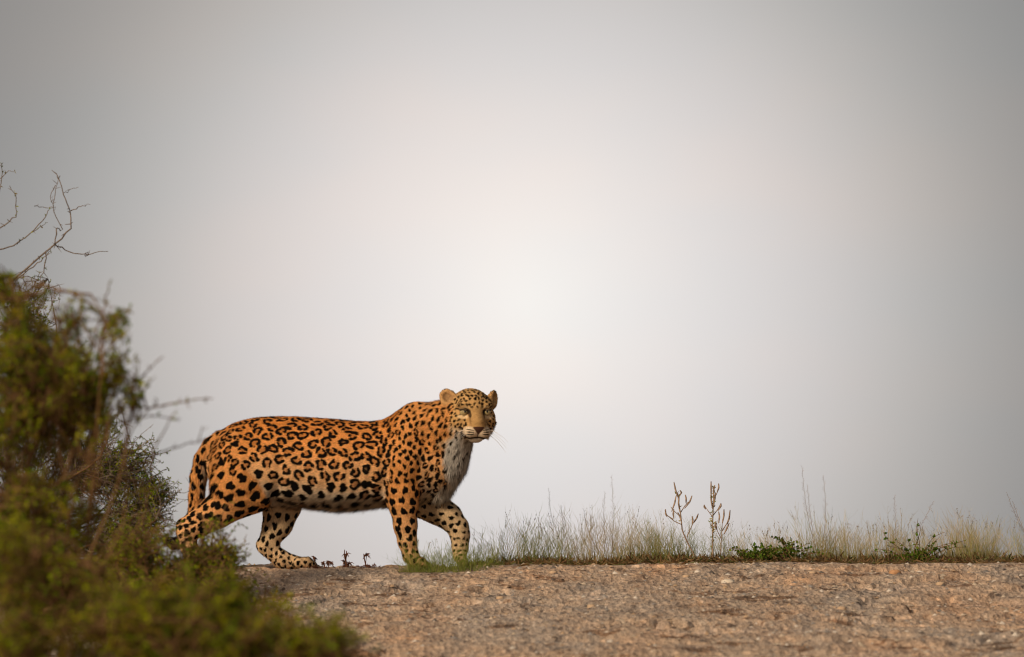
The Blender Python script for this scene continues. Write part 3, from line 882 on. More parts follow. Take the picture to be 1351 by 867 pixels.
def uvsphere(c, r, nu=16, nv=10, sq=(1, 1, 1), axes=None):
    V = []; Fq = []
    for j in range(nv + 1):
        t_ = math.pi * j / nv
        for i_ in range(nu):
            p_ = 2 * math.pi * i_ / nu
            V.append([math.sin(t_) * math.cos(p_) * sq[0], math.sin(t_) * math.sin(p_) * sq[1], math.cos(t_) * sq[2]])
    for j in range(nv):
        for i_ in range(nu):
            a_, b_ = j * nu + i_, j * nu + (i_ + 1) % nu
            Fq.append([a_, b_, b_ + nu, a_ + nu])
    V = np.array(V) * r
    if axes is not None: V = V @ np.array(axes)
    return V + c, np.array(Fq)
for s in (-1, 1):
    c = H(s * 15.2, 19.6, 5.0)
    V, Fq = uvsphere(c, 5.7)
    eye = mesh_np('eye', L2W(V), Fq, M_IRIS, leo, smooth=True)
    V, Fq = uvsphere(H(s * 15.0, 24.9, 5.3), 1.5, 12, 8, (1, .45, 1), np.stack([hr, hf, hu]))
    mesh_np('pupil', L2W(V), Fq, M_PUPIL, eye, smooth=True)
    # upper lid: heavy, shading the eye
    th = np.linspace(-1.25, 1.25, 9)
    Vl = []
    for t_ in th:
        for k_, (rr_, du_, df_) in enumerate(((6.3, 1.5, 0.4), (7.0, 3.0, -.2), (7.4, 6.0, -3.5))):
            Vl.append(H(s * 15.2 + rr_ * math.sin(t_), 19.2 + rr_ * .95 * math.cos(t_) * .9 + df_, 5.0 + du_ - 1.6 * (abs(t_) / 1.25) ** 2 + s * math.sin(t_) * 1.1))
    Fl = [[i_ * 3 + k_, (i_ + 1) * 3 + k_, (i_ + 1) * 3 + k_ + 1, i_ * 3 + k_ + 1] for i_ in range(8) for k_ in range(2)]
    cl = np.tile(np.array([[.012, .009, .007], [.05, .03, .018], [.5, .31, .14]]), (9, 1))
    mesh_np('eyelid', L2W(np.array(Vl)), np.array(Fl), M_COAT, eye, cols=cl, smooth=True)

def tube_np(path, radii, sides=4):
    path = np.asarray(path, float); n = len(path)
    tan_ = np.gradient(path, axis=0); tan_ = norm(tan_)
    ref = np.array([0.31, 0.87, 0.38])
    a = norm(np.cross(tan_, ref)); b = np.cross(tan_, a)
    th = np.arange(sides) * 2 * np.pi / sides
    rad_ = np.asarray(radii, float)
    V = path[:, None] + rad_[:, None, None] * (a[:, None] * np.cos(th)[None, :, None] + b[:, None] * np.sin(th)[None, :, None])
    i_ = np.arange(n - 1)[:, None] * sides; j_ = np.arange(sides)[None]
    jn = (j_ + 1) % sides
    Fq = np.stack([i_ + j_, i_ + jn, i_ + sides + jn, i_ + sides + j_], -1).reshape(-1, 4)
    return V.reshape(-1, 3), Fq
for s in (-1, 1):
    for k in range(6):
        a0 = s * (9 + 1.4 * (k % 3)); u0 = -17.5 - 2.6 * (k // 2)
        p0 = np.array([a0, 36 - abs(a0) * .5, u0]); L = rng.uniform(24, 36)
        out_d = np.array([s * .95, .15, .12 - .09 * k])
        pts = [H(*(p0 + out_d * L * t_ + np.array([0, 0, -.55]) * L * t_ * t_)) for t_ in np.linspace(0, 1, 7)]
        V, Fq = tube_np(pts, np.linspace(.28, .1, 7), 3)
        mesh_np('whisker', L2W(V), Fq, M_WHISKER, leo)

# ------------------------------------------------------------------ plants
class Batch:
    def __init__(s): s.V = []; s.F = []; s.n = 0
    def add(s, V, F):
        s.V.append(V); s.F.append(F + s.n); s.n += len(V)
    def build(s, name, mat, parent=None, loc=(0, 0, 0)):
        return mesh_np(name, np.concatenate(s.V) - np.asarray(loc), np.concatenate(s.F), mat, parent)

def curve(a, b, sag=0.0, wob=0.0, n=6, r=random):
    a = np.asarray(a, float); b = np.asarray(b, float)
    t_ = np.linspace(0, 1, n)[:, None]
    L = np.linalg.norm(b - a)
    p = a + (b - a) * t_
    off = rng.normal(0, 1, 3) * wob * L
    off2 = rng.normal(0, 1, 3) * wob * L * .6
    p = p + np.sin(t_ * np.pi) * off + np.sin(t_ * 2 * np.pi) * off2
    p[:, 2] += (np.sin(t_ * np.pi) * sag * L)[:, 0]
    return p

def leaves_np(P, Dr, size, wr=.45):
    """folded leaf: 4-corner blade in two triangles pairs. P base, Dr direction, size length"""
    n = len(P)
    up = rng.normal(0, 1, (n, 3)); side = norm(np.cross(Dr, up)); nrm_ = np.cross(side, Dr)
    s_ = size[:, None]
    b = P; tip_ = P + Dr * s_ + nrm_ * s_ * rng.uniform(-.15, .15, (n, 1))
    mid = P + Dr * s_ * .5
    l_ = mid + side * s_ * wr * .5 + nrm_ * s_ * .12; r_ = mid - side * s_ * wr * .5 + nrm_ * s_ * .12
    V = np.stack([b, r_, tip_, l_], 1).reshape(-1, 3)
    i0 = np.arange(n)[:, None] * 4
    F_ = np.concatenate([i0 + [0, 1, 2], i0 + [0, 2, 3]], 1).reshape(-1, 3)
    return V, F_

def bush(name, label, base_px, depth, clumps, n_tips, leaf, greens, bare=.1, twig_mat=None, extra=(), dspread=1.0, leaves_per=(8, 16), leaf_from=.25, twig_r=.0016, clus=.028):
    """stems from one root to leafy clumps; clumps are (px, py, rx, ry, rdepth m, weight[, ddepth])"""
    bx = W(base_px[0], base_px[1], depth)[0]; by = depth
    bz = G([bx], [by], False)[0] - .03
    root_ = np.array([bx, by, bz])
    o = thing(name, label, 'bush', root_)
    stems = Batch(); twigs = Batch()
    LP, LD, LS, LC = [], [], [], []
    tot = sum(c[5] for c in clumps)
    greens = np.array(greens)
    for c in clumps:
        dd = c[6] if len(c) > 6 else 0.0
        cen = W(c[0], c[1], depth + dd)
        sc = (depth + dd - CAM_Y) / -CAM_Y / PXM
        st = curve(root_ + rng.normal(0, .03, 3) * [1, 1, 0], cen + np.array([0, 0, c[3] * sc * .2]), 0.10, .10, 12)
        L = np.linalg.norm(cen - root_)
        stems.add(*tube_np(st, np.linspace(.0052, .0018, 12) * (.6 + .4 * L), 5))
        # secondary limbs inside the clump
        limbs = [st]
        for _ in range(max(3, int(4 + c[5] * 3))):
            k = rng.integers(4, 11)
            tgt = cen + rng.normal(0, .5, 3) * [c[2] * sc, c[4], c[3] * sc]
            lb = curve(st[k], tgt, .05, .08, 7)
            stems.add(*tube_np(lb, np.linspace(.0034, .0014, 7), 4)); limbs.append(lb)
        nt = int(n_tips * c[5] / tot)
        subs = rng.normal(0, 1, (max(3, nt // 14), 3))
        subs = norm(subs) * rng.random((len(subs), 1)) ** .4
        for _ in range(nt):
            v = subs[rng.integers(0, len(subs))]
            tgt = cen + v * [c[2] * sc, c[4], c[3] * sc] + rng.normal(0, clus, 3)
            lb = limbs[rng.integers(0, len(limbs))]
            # start at a near point of a limb
            dd2 = np.linalg.norm(lb[2:] - tgt, axis=1); k = 2 + int(np.argmin(dd2 + rng.random(len(dd2)) * .06))
            stp = lb[min(k, len(lb) - 1)]
            Lr = np.linalg.norm(tgt - stp)
            if Lr > .28: stp = tgt + (stp - tgt) * .28 / Lr
            tw = curve(stp, tgt + np.array([0, 0, .02]), .05, .09, 6)
            twigs.add(*tube_np(tw, np.linspace(twig_r * 1.2, twig_r * .5, 6), 3))
            if rng.random() < bare:
                # thorny bare twig
                for t_ in rng.uniform(.2, .95, 4):
                    i_ = int(t_ * 5); a_ = tw[i_]
                    b_ = a_ + norm(rng.normal(0, 1, 3)) * rng.uniform(.01, .03)
                    twigs.add(*tube_np([a_, (a_ + b_) / 2, b_], [.0011, .0008, .0003], 3))
                continue
            nl = rng.integers(*leaves_per)
            ts = rng.uniform(leaf_from, 1, nl)
            seg = np.minimum((ts * 5).astype(int), 4); fr = (ts * 5 - seg)[:, None]
            pp = tw[seg] * (1 - fr) + tw[seg + 1] * fr
            td = norm(tw[seg + 1] - tw[seg])
            ld = norm(td * .5 + rng.normal(0, .8, (nl, 3)) + np.array([0, 0, .25]))
            LP.append(pp); LD.append(ld); LS.append(rng.uniform(leaf[0], leaf[1], nl))
            tone = greens[rng.integers(0, len(greens))] * rng.uniform(.75, 1.2)
            LC.append(tone * rng.uniform(.8, 1.2, (nl, 1)))
    for e_ in extra:   # individually traced twigs: (points px, thickness, thorns, depth offset, leaf count)
        pts, rr, th_n, dd, nlf = e_
        P_ = np.array([W(p[0], p[1], depth + dd + rng.normal(0, .02)) for p in pts])
        # resample
        tt = np.linspace(0, len(P_) - 1, len(P_) * 3)
        i_ = np.minimum(tt.astype(int), len(P_) - 2); fr = (tt - i_)[:, None]
        P2 = P_[i_] * (1 - fr) + P_[i_ + 1] * fr
        P2 = P2 + rng.normal(0, .0022, P2.shape)
        rr *= 1.25
        twigs.add(*tube_np(P2, np.linspace(rr, rr * .45, len(P2)), 4))
        for _ in range(th_n):
            k = rng.integers(1, len(P2)); d_ = norm(rng.normal(0, 1, 3)) * rng.uniform(.008, .028)
            twigs.add(*tube_np([P2[k], P2[k] + d_ * .5, P2[k] + d_], [rr * .6, rr * .45, rr * .2], 3))
        if nlf:
            k = rng.integers(len(P2) // 4, len(P2), nlf)
            LP.append(P2[k]); LD.append(norm(rng.normal(0, 1, (nlf, 3)) + [0, 0, .3])); LS.append(rng.uniform(leaf[0], leaf[1] * 1.2, nlf))
            LC.append(greens[rng.integers(0, len(greens), nlf)])
    LP, LD, LS, LC = np.concatenate(LP), np.concatenate(LD), np.concatenate(LS), np.concatenate(LC)
    stems.build('trunk', M_TWIG, o, root_)
    twigs.build('twigs', twig_mat or M_TWIG, o, root_)['kind'] = 'stuff'
    V, F_ = leaves_np(LP, LD, LS)
    cr = mesh_np('crown', V - root_, F_, M_LEAF, o, cols=np.repeat(LC, 4, 0))
    cr['kind'] = 'stuff'
    return o

OLIVE = [(.15, .21, .005), (.21, .26, .006), (.09, .15, .006), (.27, .28, .008), (.20, .13, .010)]
FRESH = [(.23, .29, .004), (.33, .35, .006), (.13, .20, .005), (.28, .23, .007)]

# sharp thorny bush beside the leopard's line
ex = [([(-12, 392), (20, 368), (48, 343), (72, 322), (94, 300), (93, 278), (84, 258), (76, 230)], .0030, 16, 0, 0),
      ([(72, 322), (74, 300), (82, 305), (70, 276), (72, 250), (77, 232)], .0018, 12, 0, 0),
      ([(72, 322), (88, 331), (108, 336), (122, 334), (142, 331)], .0020, 12, 0, 0),
      ([(93, 278), (106, 272), (119, 270)], .0014, 3, 0, 0), ([(45, 272), (60, 274), (73, 274)], .0013, 3, 0, 0),
      ([(84, 255), (92, 250), (103, 247)], .0012, 3, 0, 0), ([(72, 245), (66, 262), (68, 268)], .0012, 6, 0, 0),
      ([(-10, 333), (14, 326), (40, 308), (58, 288), (65, 275)], .0022, 4, .1, 8),
      ([(62, 330), (58, 352), (52, 378)], .0020, 3, 0, 6), ([(-10, 305), (8, 296), (20, 285), (22, 262), (12, 245)], .0020, 4, -.2, 14),
      ([(-6, 270), (1, 240), (3, 222), (2, 215)], .0016, 2, .1, 8), ([(0, 235), (10, 226), (20, 227)], .0012, 1, .1, 6),
      ([(40, 308), (58, 296), (62, 292)], .0012, 1, .1, 6), ([(20, 370), (40, 352), (60, 340), (68, 325)], .0020, 6, .05, 6),
      ([(-5, 440), (30, 410), (60, 385), (66, 372)], .0024, 5, .1, 26), ([(10, 400), (45, 378), (52, 360)], .002, 3, .1, 14),
      ([(165, 690), (172, 640), (176, 600), (163, 545)], .0022, 8, .2, 10), ([(170, 640), (190, 612), (197, 596), (210, 600)], .0024, 8, .2, 0),
      ([(185, 640), (205, 628), (222, 618)], .0018, 4, .2, 18), ([(190, 660), (212, 648), (228, 655)], .0016, 4, .2, 22)]
bush('thorn_bush', 'tall thorny bush with bare twigs rising highest above its olive leaves', (20, 880), -1.5,
     [(20, 430, 50, 55, .25, 1.1), (55, 500, 75, 60, .3, 1.5), (30, 590, 80, 80, .3, 1.6), (110, 600, 70, 60, .25, 1.5), (160, 635, 55, 60, .2, 2.4), (200, 665, 32, 48, .15, 1.5),
      (185, 700, 46, 40, .2, 1.6), (70, 690, 110, 80, .3, 1.8), (-60, 560, 70, 150, .3, 1.2), (150, 730, 70, 40, .25, 1.2), (70, 790, 100, 60, .3, 1)],
     2900, (.006, .012), OLIVE, .22, M_GTWIG, ex, leaves_per=(12, 24), twig_r=.0015)
# blurred bush in the foreground
ex2 = [([(140, 560), (165, 535), (195, 538), (240, 530), (282, 526)], .0032, 10, 0, 8), ([(150, 560), (200, 548), (238, 552)], .0022, 5, .1, 4),
       ([(120, 470), (138, 400), (146, 370)], .0024, 5, .3, 5), ([(130, 480), (160, 440), (172, 405)], .0026, 6, .2, 5), ([(135, 560), (182, 500), (215, 470)], .0026, 8, 0, 0),
       ([(170, 620), (215, 595), (250, 585), (272, 580)], .0026, 8, .2, 0), ([(200, 600), (222, 560), (232, 540)], .002, 4, 0, 3), ([(262, 582), (268, 560)], .0018, 1, .2, 0),
       ([(178, 500), (180, 465)], .002, 2, 0, 0),
       ([(20, 720), (28, 640), (42, 600)], .0035, 0, 0, 0), ([(60, 700), (36, 650), (38, 590)], .003, 0, 0, 0), ([(0, 760), (70, 680), (150, 655)], .003, 2, .1, 0),
       ([(10, 720), (80, 700), (165, 670)], .004, 2, .1, 0)]
bush('leafy_bush', 'dense out of focus leafy bush in front of the tall thorny one', (60, 900), -6.5,
     [(30, 470, 60, 60, .45, 1.4), (95, 500, 50, 55, .35, .7), (140, 440, 30, 28, .2, .16), (100, 425, 24, 20, .2, .12), (150, 500, 30, 30, .2, .2), (40, 560, 85, 55, .5, 1.5), (120, 555, 50, 35, .3, .45), (172, 520, 24, 16, .2, .12), (25, 660, 80, 60, .5, .9), (100, 650, 60, 45, .4, .3),
      (60, 760, 110, 70, .5, 1.4), (-70, 600, 60, 170, .5, 1.3), (10, 400, 40, 35, .3, .4)],
     2000, (.011, .020), FRESH, .12, M_TWIG, ex2, leaves_per=(9, 18), twig_r=.0022)
# low twiggy bush whose sprays cross the hind leg
ex3 = [([(60, 805), (100, 798), (140, 803), (172, 826)], .0075, 0, -.6, 0), ([(20, 815), (50, 822), (80, 860)], .007, 0, -.6, 0)]
bush('low_bush', 'low sprawling bush whose fine leafy sprays screen the stretched hind paw', (190, 905), -3.4,
     [(190, 730, 75, 50, .3, 1.2), (262, 738, 48, 26, .22, .55), (300, 752, 40, 30, .25, .6), (270, 790, 70, 55, .35, 1.5), (160, 800, 100, 60, .4, 1.6), (285, 702, 24, 20, .15, .10), (235, 770, 90, 50, .3, 1.3), (60, 810, 100, 60, .4, 1.6), (10, 740, 80, 60, .4, 1.4), (350, 800, 40, 30, .2, .3)],
     3000, (.007, .014), OLIVE + FRESH, .18, M_TWIG, ex3, leaves_per=(9, 18), twig_r=.0017)
bush('spreading_shrub', 'bright green blurred shrub along the lowest edge of the slope', (270, 920), -8.5,
     [(250, 815, 80, 50, .4, 1.3), (330, 835, 70, 42, .35, 1.1), (400, 862, 70, 35, .35, .7), (470, 868, 28, 30, .2, .14), (130, 840, 110, 55, .4, 1.3), (310, 780, 40, 40, .25, .25), (230, 862, 100, 40, .35, 1.4), (30, 850, 90, 60, .4, 1.2), (0, 760, 45, 60, .35, .9), (430, 845, 45, 30, .25, .35)],
     2050, (.010, .018), FRESH, .1, M_TWIG, (), leaves_per=(9, 18), twig_r=.002)

# ---- grass
def strips(P, width, c0, taper=.8):
    """flat tapering ribbons along the paths P (n, k, 3)"""
    n, k, _ = P.shape
    t_ = np.linspace(0, 1, k)
    sa = rng.uniform(0, 6.283, n); side = np.stack([np.cos(sa), np.sin(sa) * .5, np.zeros(n)], 1)
    w = width * (1 - t_ * taper)
    A = P - side[:, None] * w[None, :, None]; B = P + side[:, None] * w[None, :, None]
    V = np.stack([A, B], 2).reshape(-1, 3)
    i0 = (np.arange(n) * k * 2)[:, None] + (np.arange(k - 1) * 2)[None]
    F_ = np.stack([i0, i0 + 1, i0 + 3, i0 + 2], -1).reshape(-1, 4)
    return V, F_, np.repeat(c0, k * 2, 0)

def stems_np(n, hlo, hhi, spread, lean, r0, bend, nseg=5):
    ang = rng.uniform(0, 6.283, n); rr = r0 * np.sqrt(rng.random(n))
    b = np.stack([np.cos(ang) * rr * 1.5, np.sin(ang) * rr, np.zeros(n)], 1)
    az = rng.uniform(0, 6.283, n); ln = np.abs(rng.normal(0, spread, n)) + .04
    hh = hlo + (hhi - hlo) * rng.random(n) ** 1.6
    d = norm(np.stack([np.cos(az) * ln + lean + b[:, 0] * 3, np.sin(az) * ln * .7, np.ones(n)], 1))
    out_d = np.stack([np.cos(az), np.sin(az), np.zeros(n)], 1)
    t_ = np.linspace(0, 1, nseg); bd = rng.uniform(-.15, bend, n) * (ln + .15)
    P = b[:, None] + d[:, None] * (hh[:, None] * t_[None])[..., None] + (out_d * (bd * hh)[:, None])[:, None] * (t_ ** 2)[None, :, None]
    P[:, :, 2] -= (np.abs(bd) * hh)[:, None] * .4 * (t_ ** 2)[None]
    return P

def grass_parts(n, h, spread, lean, width, cols, r0, bend):
    """airy culms with side branchlets over a shorter leafy base"""
    cc = np.array(cols)
    pick = lambda m: cc[rng.integers(0, len(cc), m)] * rng.uniform(.75, 1.25, (m, 1))
    nc = max(6, int(n * .30)); nb = int(n * .8)
    P = stems_np(nc, h * .6, h * 1.1, spread, lean, r0, bend)
    Pb = stems_np(nb, h * .18, h * .62, spread * 1.35, lean, r0 * 1.3, bend * 1.6, 4)
    # branchlets
    m = nc * 5
    i_ = rng.integers(0, nc, m); t_ = rng.uniform(.3, .95, m) * 4; k_ = np.minimum(t_.astype(int), 3); fr = (t_ - k_)[:, None]
    p0 = P[i_, k_] * (1 - fr) + P[i_, k_ + 1] * fr
    td = norm(P[i_, k_ + 1] - P[i_, k_])
    sd2 = norm(td + np.stack([rng.choice([-1, 1], m) * rng.uniform(.3, .9, m), rng.normal(0, .4, m), np.zeros(m)], 1))
    L = (h * rng.uniform(.10, .30, m))[:, None]
    Pm = np.stack([p0, p0 + sd2 * L * .55 + td * L * .05, p0 + sd2 * L * .9 + td * L * .3], 1)
    green = np.array([[.17, .19, .045], [.12, .15, .035], [.28, .24, .08]])
    cb = lerp(pick(nb), green[rng.integers(0, 3, nb)], .6)
    parts = [strips(P, width * .75, pick(nc)), strips(Pb, width * 1.15, cb), strips(Pm, width * .5, pick(m))]
    Vs, Fs, Cs, n0 = [], [], [], 0
    for V, F_, C in parts:
        Vs.append(V); Fs.append(F_ + n0); Cs.append(C); n0 += len(V)
    return np.concatenate(Vs), np.concatenate(Fs), np.concatenate(Cs), P

def seedheads(P, idx, cols, size=.006, per=9, start=.6):
    Vs, Fs, Cs, n0 = [], [], [], 0
    for i_ in idx:
        p = P[i_]; L = np.linalg.norm(p[-1] - p[0])
        tt = rng.uniform(start, 1, per); k = np.minimum((tt * (len(p) - 1)).astype(int), len(p) - 2); fr = (tt * (len(p) - 1) - k)[:, None]
        pos = p[k] * (1 - fr) + p[k + 1] * fr
        dr = norm(norm(p[-1] - p[-2]) + rng.normal(0, .55, (per, 3)))
        V, F_ = leaves_np(pos, dr, rng.uniform(.6, 1.3, per) * size, .4)
        Vs.append(V); Fs.append(F_ + n0); n0 += len(V)
        Cs.append(np.tile(np.array(cols[rng.integers(0, len(cols))]), (len(V), 1)))
    return np.concatenate(Vs), np.concatenate(Fs), np.concatenate(Cs)

STRAW = [(.58, .42, .20), (.50, .36, .16), (.64, .49, .27), (.42, .31, .14), (.38, .33, .12)]
SGREEN = [(.26, .28, .06), (.33, .31, .08), (.20, .23, .05), (.42, .36, .13)]
GGREEN = [(.16, .21, .02), (.22, .25, .03), (.28, .28, .05), (.12, .16, .016)]
PINKST = [(.60, .45, .29), (.52, .38, .23), (.46, .35, .18)]
SEEDC = [(.22, .14, .09), (.35, .25, .16), (.12, .09, .07)]

def tuft(px, h_px, w_px, n, cols, label, y=.30, spread=.28, lean=0.0, group=None, heads=8, name='grass_tuft', stalks=(), width=.0011, bend=.5, dz=0):
    x = (px - 675.5) / PXM * (y - CAM_Y) / -CAM_Y
    z = G([x], [y])[0] - .004
    o = thing(name, label, 'grass', (x, y, z), group)
    V, F_, C, P = grass_parts(int(n * 1.5), h_px / PXM * 1.32, spread * 1.15, lean, width, cols, w_px / PXM / 3, bend)
    b = mesh_np('blades', V, F_, M_GRASS, o, cols=C); b['kind'] = 'stuff'
    if heads:
        hts = P[:, -1, 2]; idx = np.argsort(-hts)[:max(2, heads // 3)]
        V, F_, C = seedheads(P, idx, SEEDC, .006, 7, .72)
        s_ = mesh_np('seed_heads', V, F_, M_GRASS, o, cols=C); s_['kind'] = 'stuff'
    for (tx, tyy, curl) in stalks:   # tall single flowering stalks up to a photo pixel
        tip_ = W(tx, tyy, y) - np.array([x, y, z])
        t_ = np.linspace(0, 1, 10)[:, None]
        pth = np.array([[0, 0, 0]]) + tip_ * t_ + np.array([curl, 0, 0]) * np.sin(t_ * np.pi) * np.linalg.norm(tip_)
        V, F_ = tube_np(pth, np.linspace(.0011, .0004, 10), 3)
        stem = mesh_np('flower_stalk', V, F_, M_POD, o)
        # open airy panicle
        Vs, Fs, n0 = [], [], 0
        for t0 in np.linspace(.45, 1, 22):
            k = min(int(t0 * 9), 8); p0 = pth[k] + (pth[k + 1] - pth[k]) * (t0 * 9 - k)
            dvec = norm(norm(pth[k + 1] - pth[k]) * 1.0 + np.array([rng.choice([-1, 1]) * .8, rng.normal(0, .3), .1])) * rng.uniform(.012, .03) * (1.3 - t0)
            V, F_ = tube_np([p0, p0 + dvec * .6, p0 + dvec * 1.0 - [0, 0, .002]], [.0005, .0005, .0009], 3)
            Vs.append(V); Fs.append(F_ + n0); n0 += len(V)
        pn = mesh_np('panicle', np.concatenate(Vs), np.concatenate(Fs), M_POD, stem); pn['kind'] = 'stuff'
    return o

# green clump at the leopard's forefeet
tuft(578, 34, 84, 300, GGREEN + SGREEN[:2], 'lush green grass clump growing between the two forepaws', y=-.20, spread=.75, heads=34, width=.0013)
tuft(614, 26, 66, 230, GGREEN, 'short green grass in front of the raised far forepaw', y=-.10, spread=.7, heads=4, width=.0012)
tuft(556, 17, 44, 120, GGREEN, 'short green grass fringing the planted forepaw', y=-.2, spread=.7, heads=0)
tuft(640, 34, 36, 120, SGREEN, 'thin green grass just ahead of the raised forepaw', y=.05, spread=.55, heads=16)
tuft(683, 52, 60, 210, SGREEN + STRAW[:1], 'greenish feathery grass tuft, first of the row ahead of the leopard', y=.22, spread=.34, heads=40)
tuft(722, 44, 50, 170, SGREEN, 'green based grass tuft with dark seed heads second from the leopard', y=.25, spread=.32, heads=40)
tuft(765, 58, 60, 210, STRAW + PINKST, 'straw tuft with a leaning flower stalk arching back toward the leopard', y=.3, spread=.38, lean=-.15, heads=20, stalks=((724, 645, -.10), (740, 668, -.06)))
tuft(806, 62, 66, 230, PINKST + STRAW, 'wispy pinkish tuft with a tall feathery flower stalk standing upright', y=.32, spread=.33, heads=20, stalks=((807, 628, .02), (798, 650, -.05), (770, 672, -.1)))
tuft(838, 50, 44, 150, SGREEN + STRAW, 'mixed green and straw tuft left of the bare gap in the grass row', y=.3, spread=.25, heads=12)
tuft(884, 52, 50, 230, SGREEN + STRAW[3:], 'dense yellow green tuft fanning out at the foot of the crooked pod plant', y=.3, spread=.3, lean=-.25, heads=6)
tuft(866, 42, 36, 110, STRAW + PINKST, 'thin pale tuft leaning away from the fanning yellow green one', y=.34, spread=.4, lean=-.3, heads=8)
tuft(925, 42, 50, 130, SGREEN, 'low green tuft between the two pod plants', y=.33, spread=.4, heads=6)
tuft(962, 40, 44, 120, SGREEN + STRAW, 'sparse low tuft on the far side of the straight pod plant', y=.33, spread=.35, heads=10)
k = 0
for px, hp_, wp, n in ((990, 36, 40, 90), (1012, 40, 40, 100), (1035, 42, 40, 110), (1058, 46, 40, 120), (1100, 52, 44, 130), (1122, 50, 40, 130), (1143, 54, 44, 150), (1166, 50, 44, 140),
                       (1190, 44, 40, 110), (1212, 50, 40, 110), (1236, 48, 40, 120), (1262, 56, 44, 150), (1284, 52, 44, 150), (1300, 50, 44, 150)):
    tuft(px + rng.uniform(-5, 5), hp_ * rng.uniform(.6, 1.15), wp * rng.uniform(.7, 1.1), int(n * rng.uniform(.5, 1.2)), (STRAW + SGREEN[3:] + PINKST) if k % 3 else (STRAW + SGREEN), (
        'straw grass tuft growing close behind the two low green weeds' if px < 1070 else
        'straw grass tuft between the nodding stalked tuft and the leafy weed' if px < 1160 else
        'straw grass tuft rising directly behind the leafy sprigged weed' if px < 1250 else
        'straw grass tuft between the leafy weed and the golden bushy tuft'), y=.28 + .08 * (k % 3), spread=.22 + .05 * (k % 2), group='dry grass tufts along the crest', heads=16)
    k += 1
tuft(1080, 54, 44, 140, STRAW + SGREEN, 'straw tuft with two tall nodding flower stalks', y=.32, spread=.22, heads=14, stalks=((1058, 616, -.03), (1086, 628, .05), (1065, 640, -.02)))
tuft(1180, 60, 30, 70, STRAW, 'straw tuft with upright thin stalks behind the leafy green weed', y=.4, spread=.18, heads=20, stalks=((1180, 655, .01), (1231, 662, .03)))
tuft(1345, 50, 50, 180, STRAW[:3] + SGREEN[:2], 'golden bushy grass tuft at the far end of the row', y=.26, spread=.4, heads=10)
tuft(1378, 60, 40, 100, STRAW, 'straw tuft beyond the golden one with a flower stalk leaning back over it', y=.3, spread=.3, heads=10, stalks=((1328, 650, -.05), (1336, 662, -.05)))

# brown matted thatch along the foot of the row
nth = 9000
xs = rng.uniform(-.15, 2.15, nth); ys = .22 + .10 * rng.normal(0, 1, nth)
zs = G(xs, ys) + .002
P0 = np.stack([xs, ys, zs], 1)
dr = norm(np.stack([rng.normal(0, 1, nth), rng.normal(0, .6, nth), np.abs(rng.normal(0, .45, nth))], 1))
V, F_ = leaves_np(P0, dr, rng.uniform(.015, .05, nth), .06)
cc = np.array([(.24, .13, .05), (.32, .19, .08), (.18, .10, .04), (.28, .2, .1), (.14, .14, .04)])[rng.integers(0, 5, nth)]
tag(mesh_np('thatch', V, F_, M_GRASS, cols=np.repeat(cc, 4, 0)), 'brown matted dead grass along the foot of the grass row', 'thatch', kind='stuff')

# ---- dry plants with upright pods
def pod_plant(px, py0, y, stem, branches, pods, label, leaves=0):
    x = (px - 675.5) / PXM * (y - CAM_Y) / -CAM_Y
    z = G([x], [y])[0] - .006
    base_ = np.array([x, y, z])
    o = thing('pod_plant', label, 'plant', base_)
    def pth(pts):
        P_ = np.array([W(p[0], p[1], y) for p in pts]); P_[:, 1] += rng.normal(0, .006, len(P_))
        tt = np.linspace(0, len(P_) - 1, len(P_) * 3); i_ = np.minimum(tt.astype(int), len(P_) - 2); fr = (tt - i_)[:, None]
        return P_[i_] * (1 - fr) + P_[i_ + 1] * fr - base_
    s_ = pth(stem); s_[0] = (0, 0, 0)
    V, F_ = tube_np(s_, np.linspace(.0033, .0018, len(s_)), 5)
    mesh_np('stem', V, F_, M_POD, o)
    for b_ in branches:
        p_ = pth(b_); V, F_ = tube_np(p_, np.linspace(.002, .0012, len(p_)), 4)
        mesh_np('branch', V, F_, M_POD, o)
    for b_ in pods:
        p_ = pth(b_); n_ = len(p_)
        V, F_ = tube_np(p_, .0025 * np.sin(np.linspace(.35, 2.75, n_)) + .0008, 5)
        mesh_np('pod', V, F_, M_POD, o)
    if leaves:
        k = rng.integers(2, len(s_), leaves)
        P_ = s_[k] + rng.normal(0, .0015, (leaves, 3))
        V, F_ = leaves_np(P_, norm(rng.normal(0, 1, (leaves, 3)) + [0, 0, .8]), rng.uniform(.01, .02, leaves), .35)
        lf = mesh_np('leaves', V, F_, M_GRASS, o, cols=np.repeat(np.array(SGREEN + STRAW[3:])[rng.integers(0, 6, leaves)], 4, 0)); lf['kind'] = 'stuff'
pod_plant(918, 737, .27, [(918, 737), (907, 716), (900, 700), (898, 680), (895, 660), (894, 650)],
          [[(898, 682), (890, 675), (885, 669)], [(899, 692), (890, 688), (880, 680), (877, 673)], [(898, 676), (903, 668), (908, 662)], [(906, 708), (912, 695), (917, 685)], [(888, 685), (880, 680)]],
          [[(894, 656), (891, 646), (889, 636)], [(897, 676), (895, 664), (896, 652)], [(886, 675), (890, 664), (892, 654)], [(903, 671), (910, 662), (913, 654)], [(905, 664), (905, 658), (904, 653)],
           [(896, 655), (899, 650), (897, 647)], [(889, 684), (888, 678), (889, 672)], [(880, 682), (878, 678), (878, 672)], [(915, 690), (919, 684), (921, 678)], [(899, 690), (897, 682), (894, 676)], [(913, 692), (914, 686), (913, 681)]],
          'crooked dry pod plant leaning away from its straighter twin', 10)
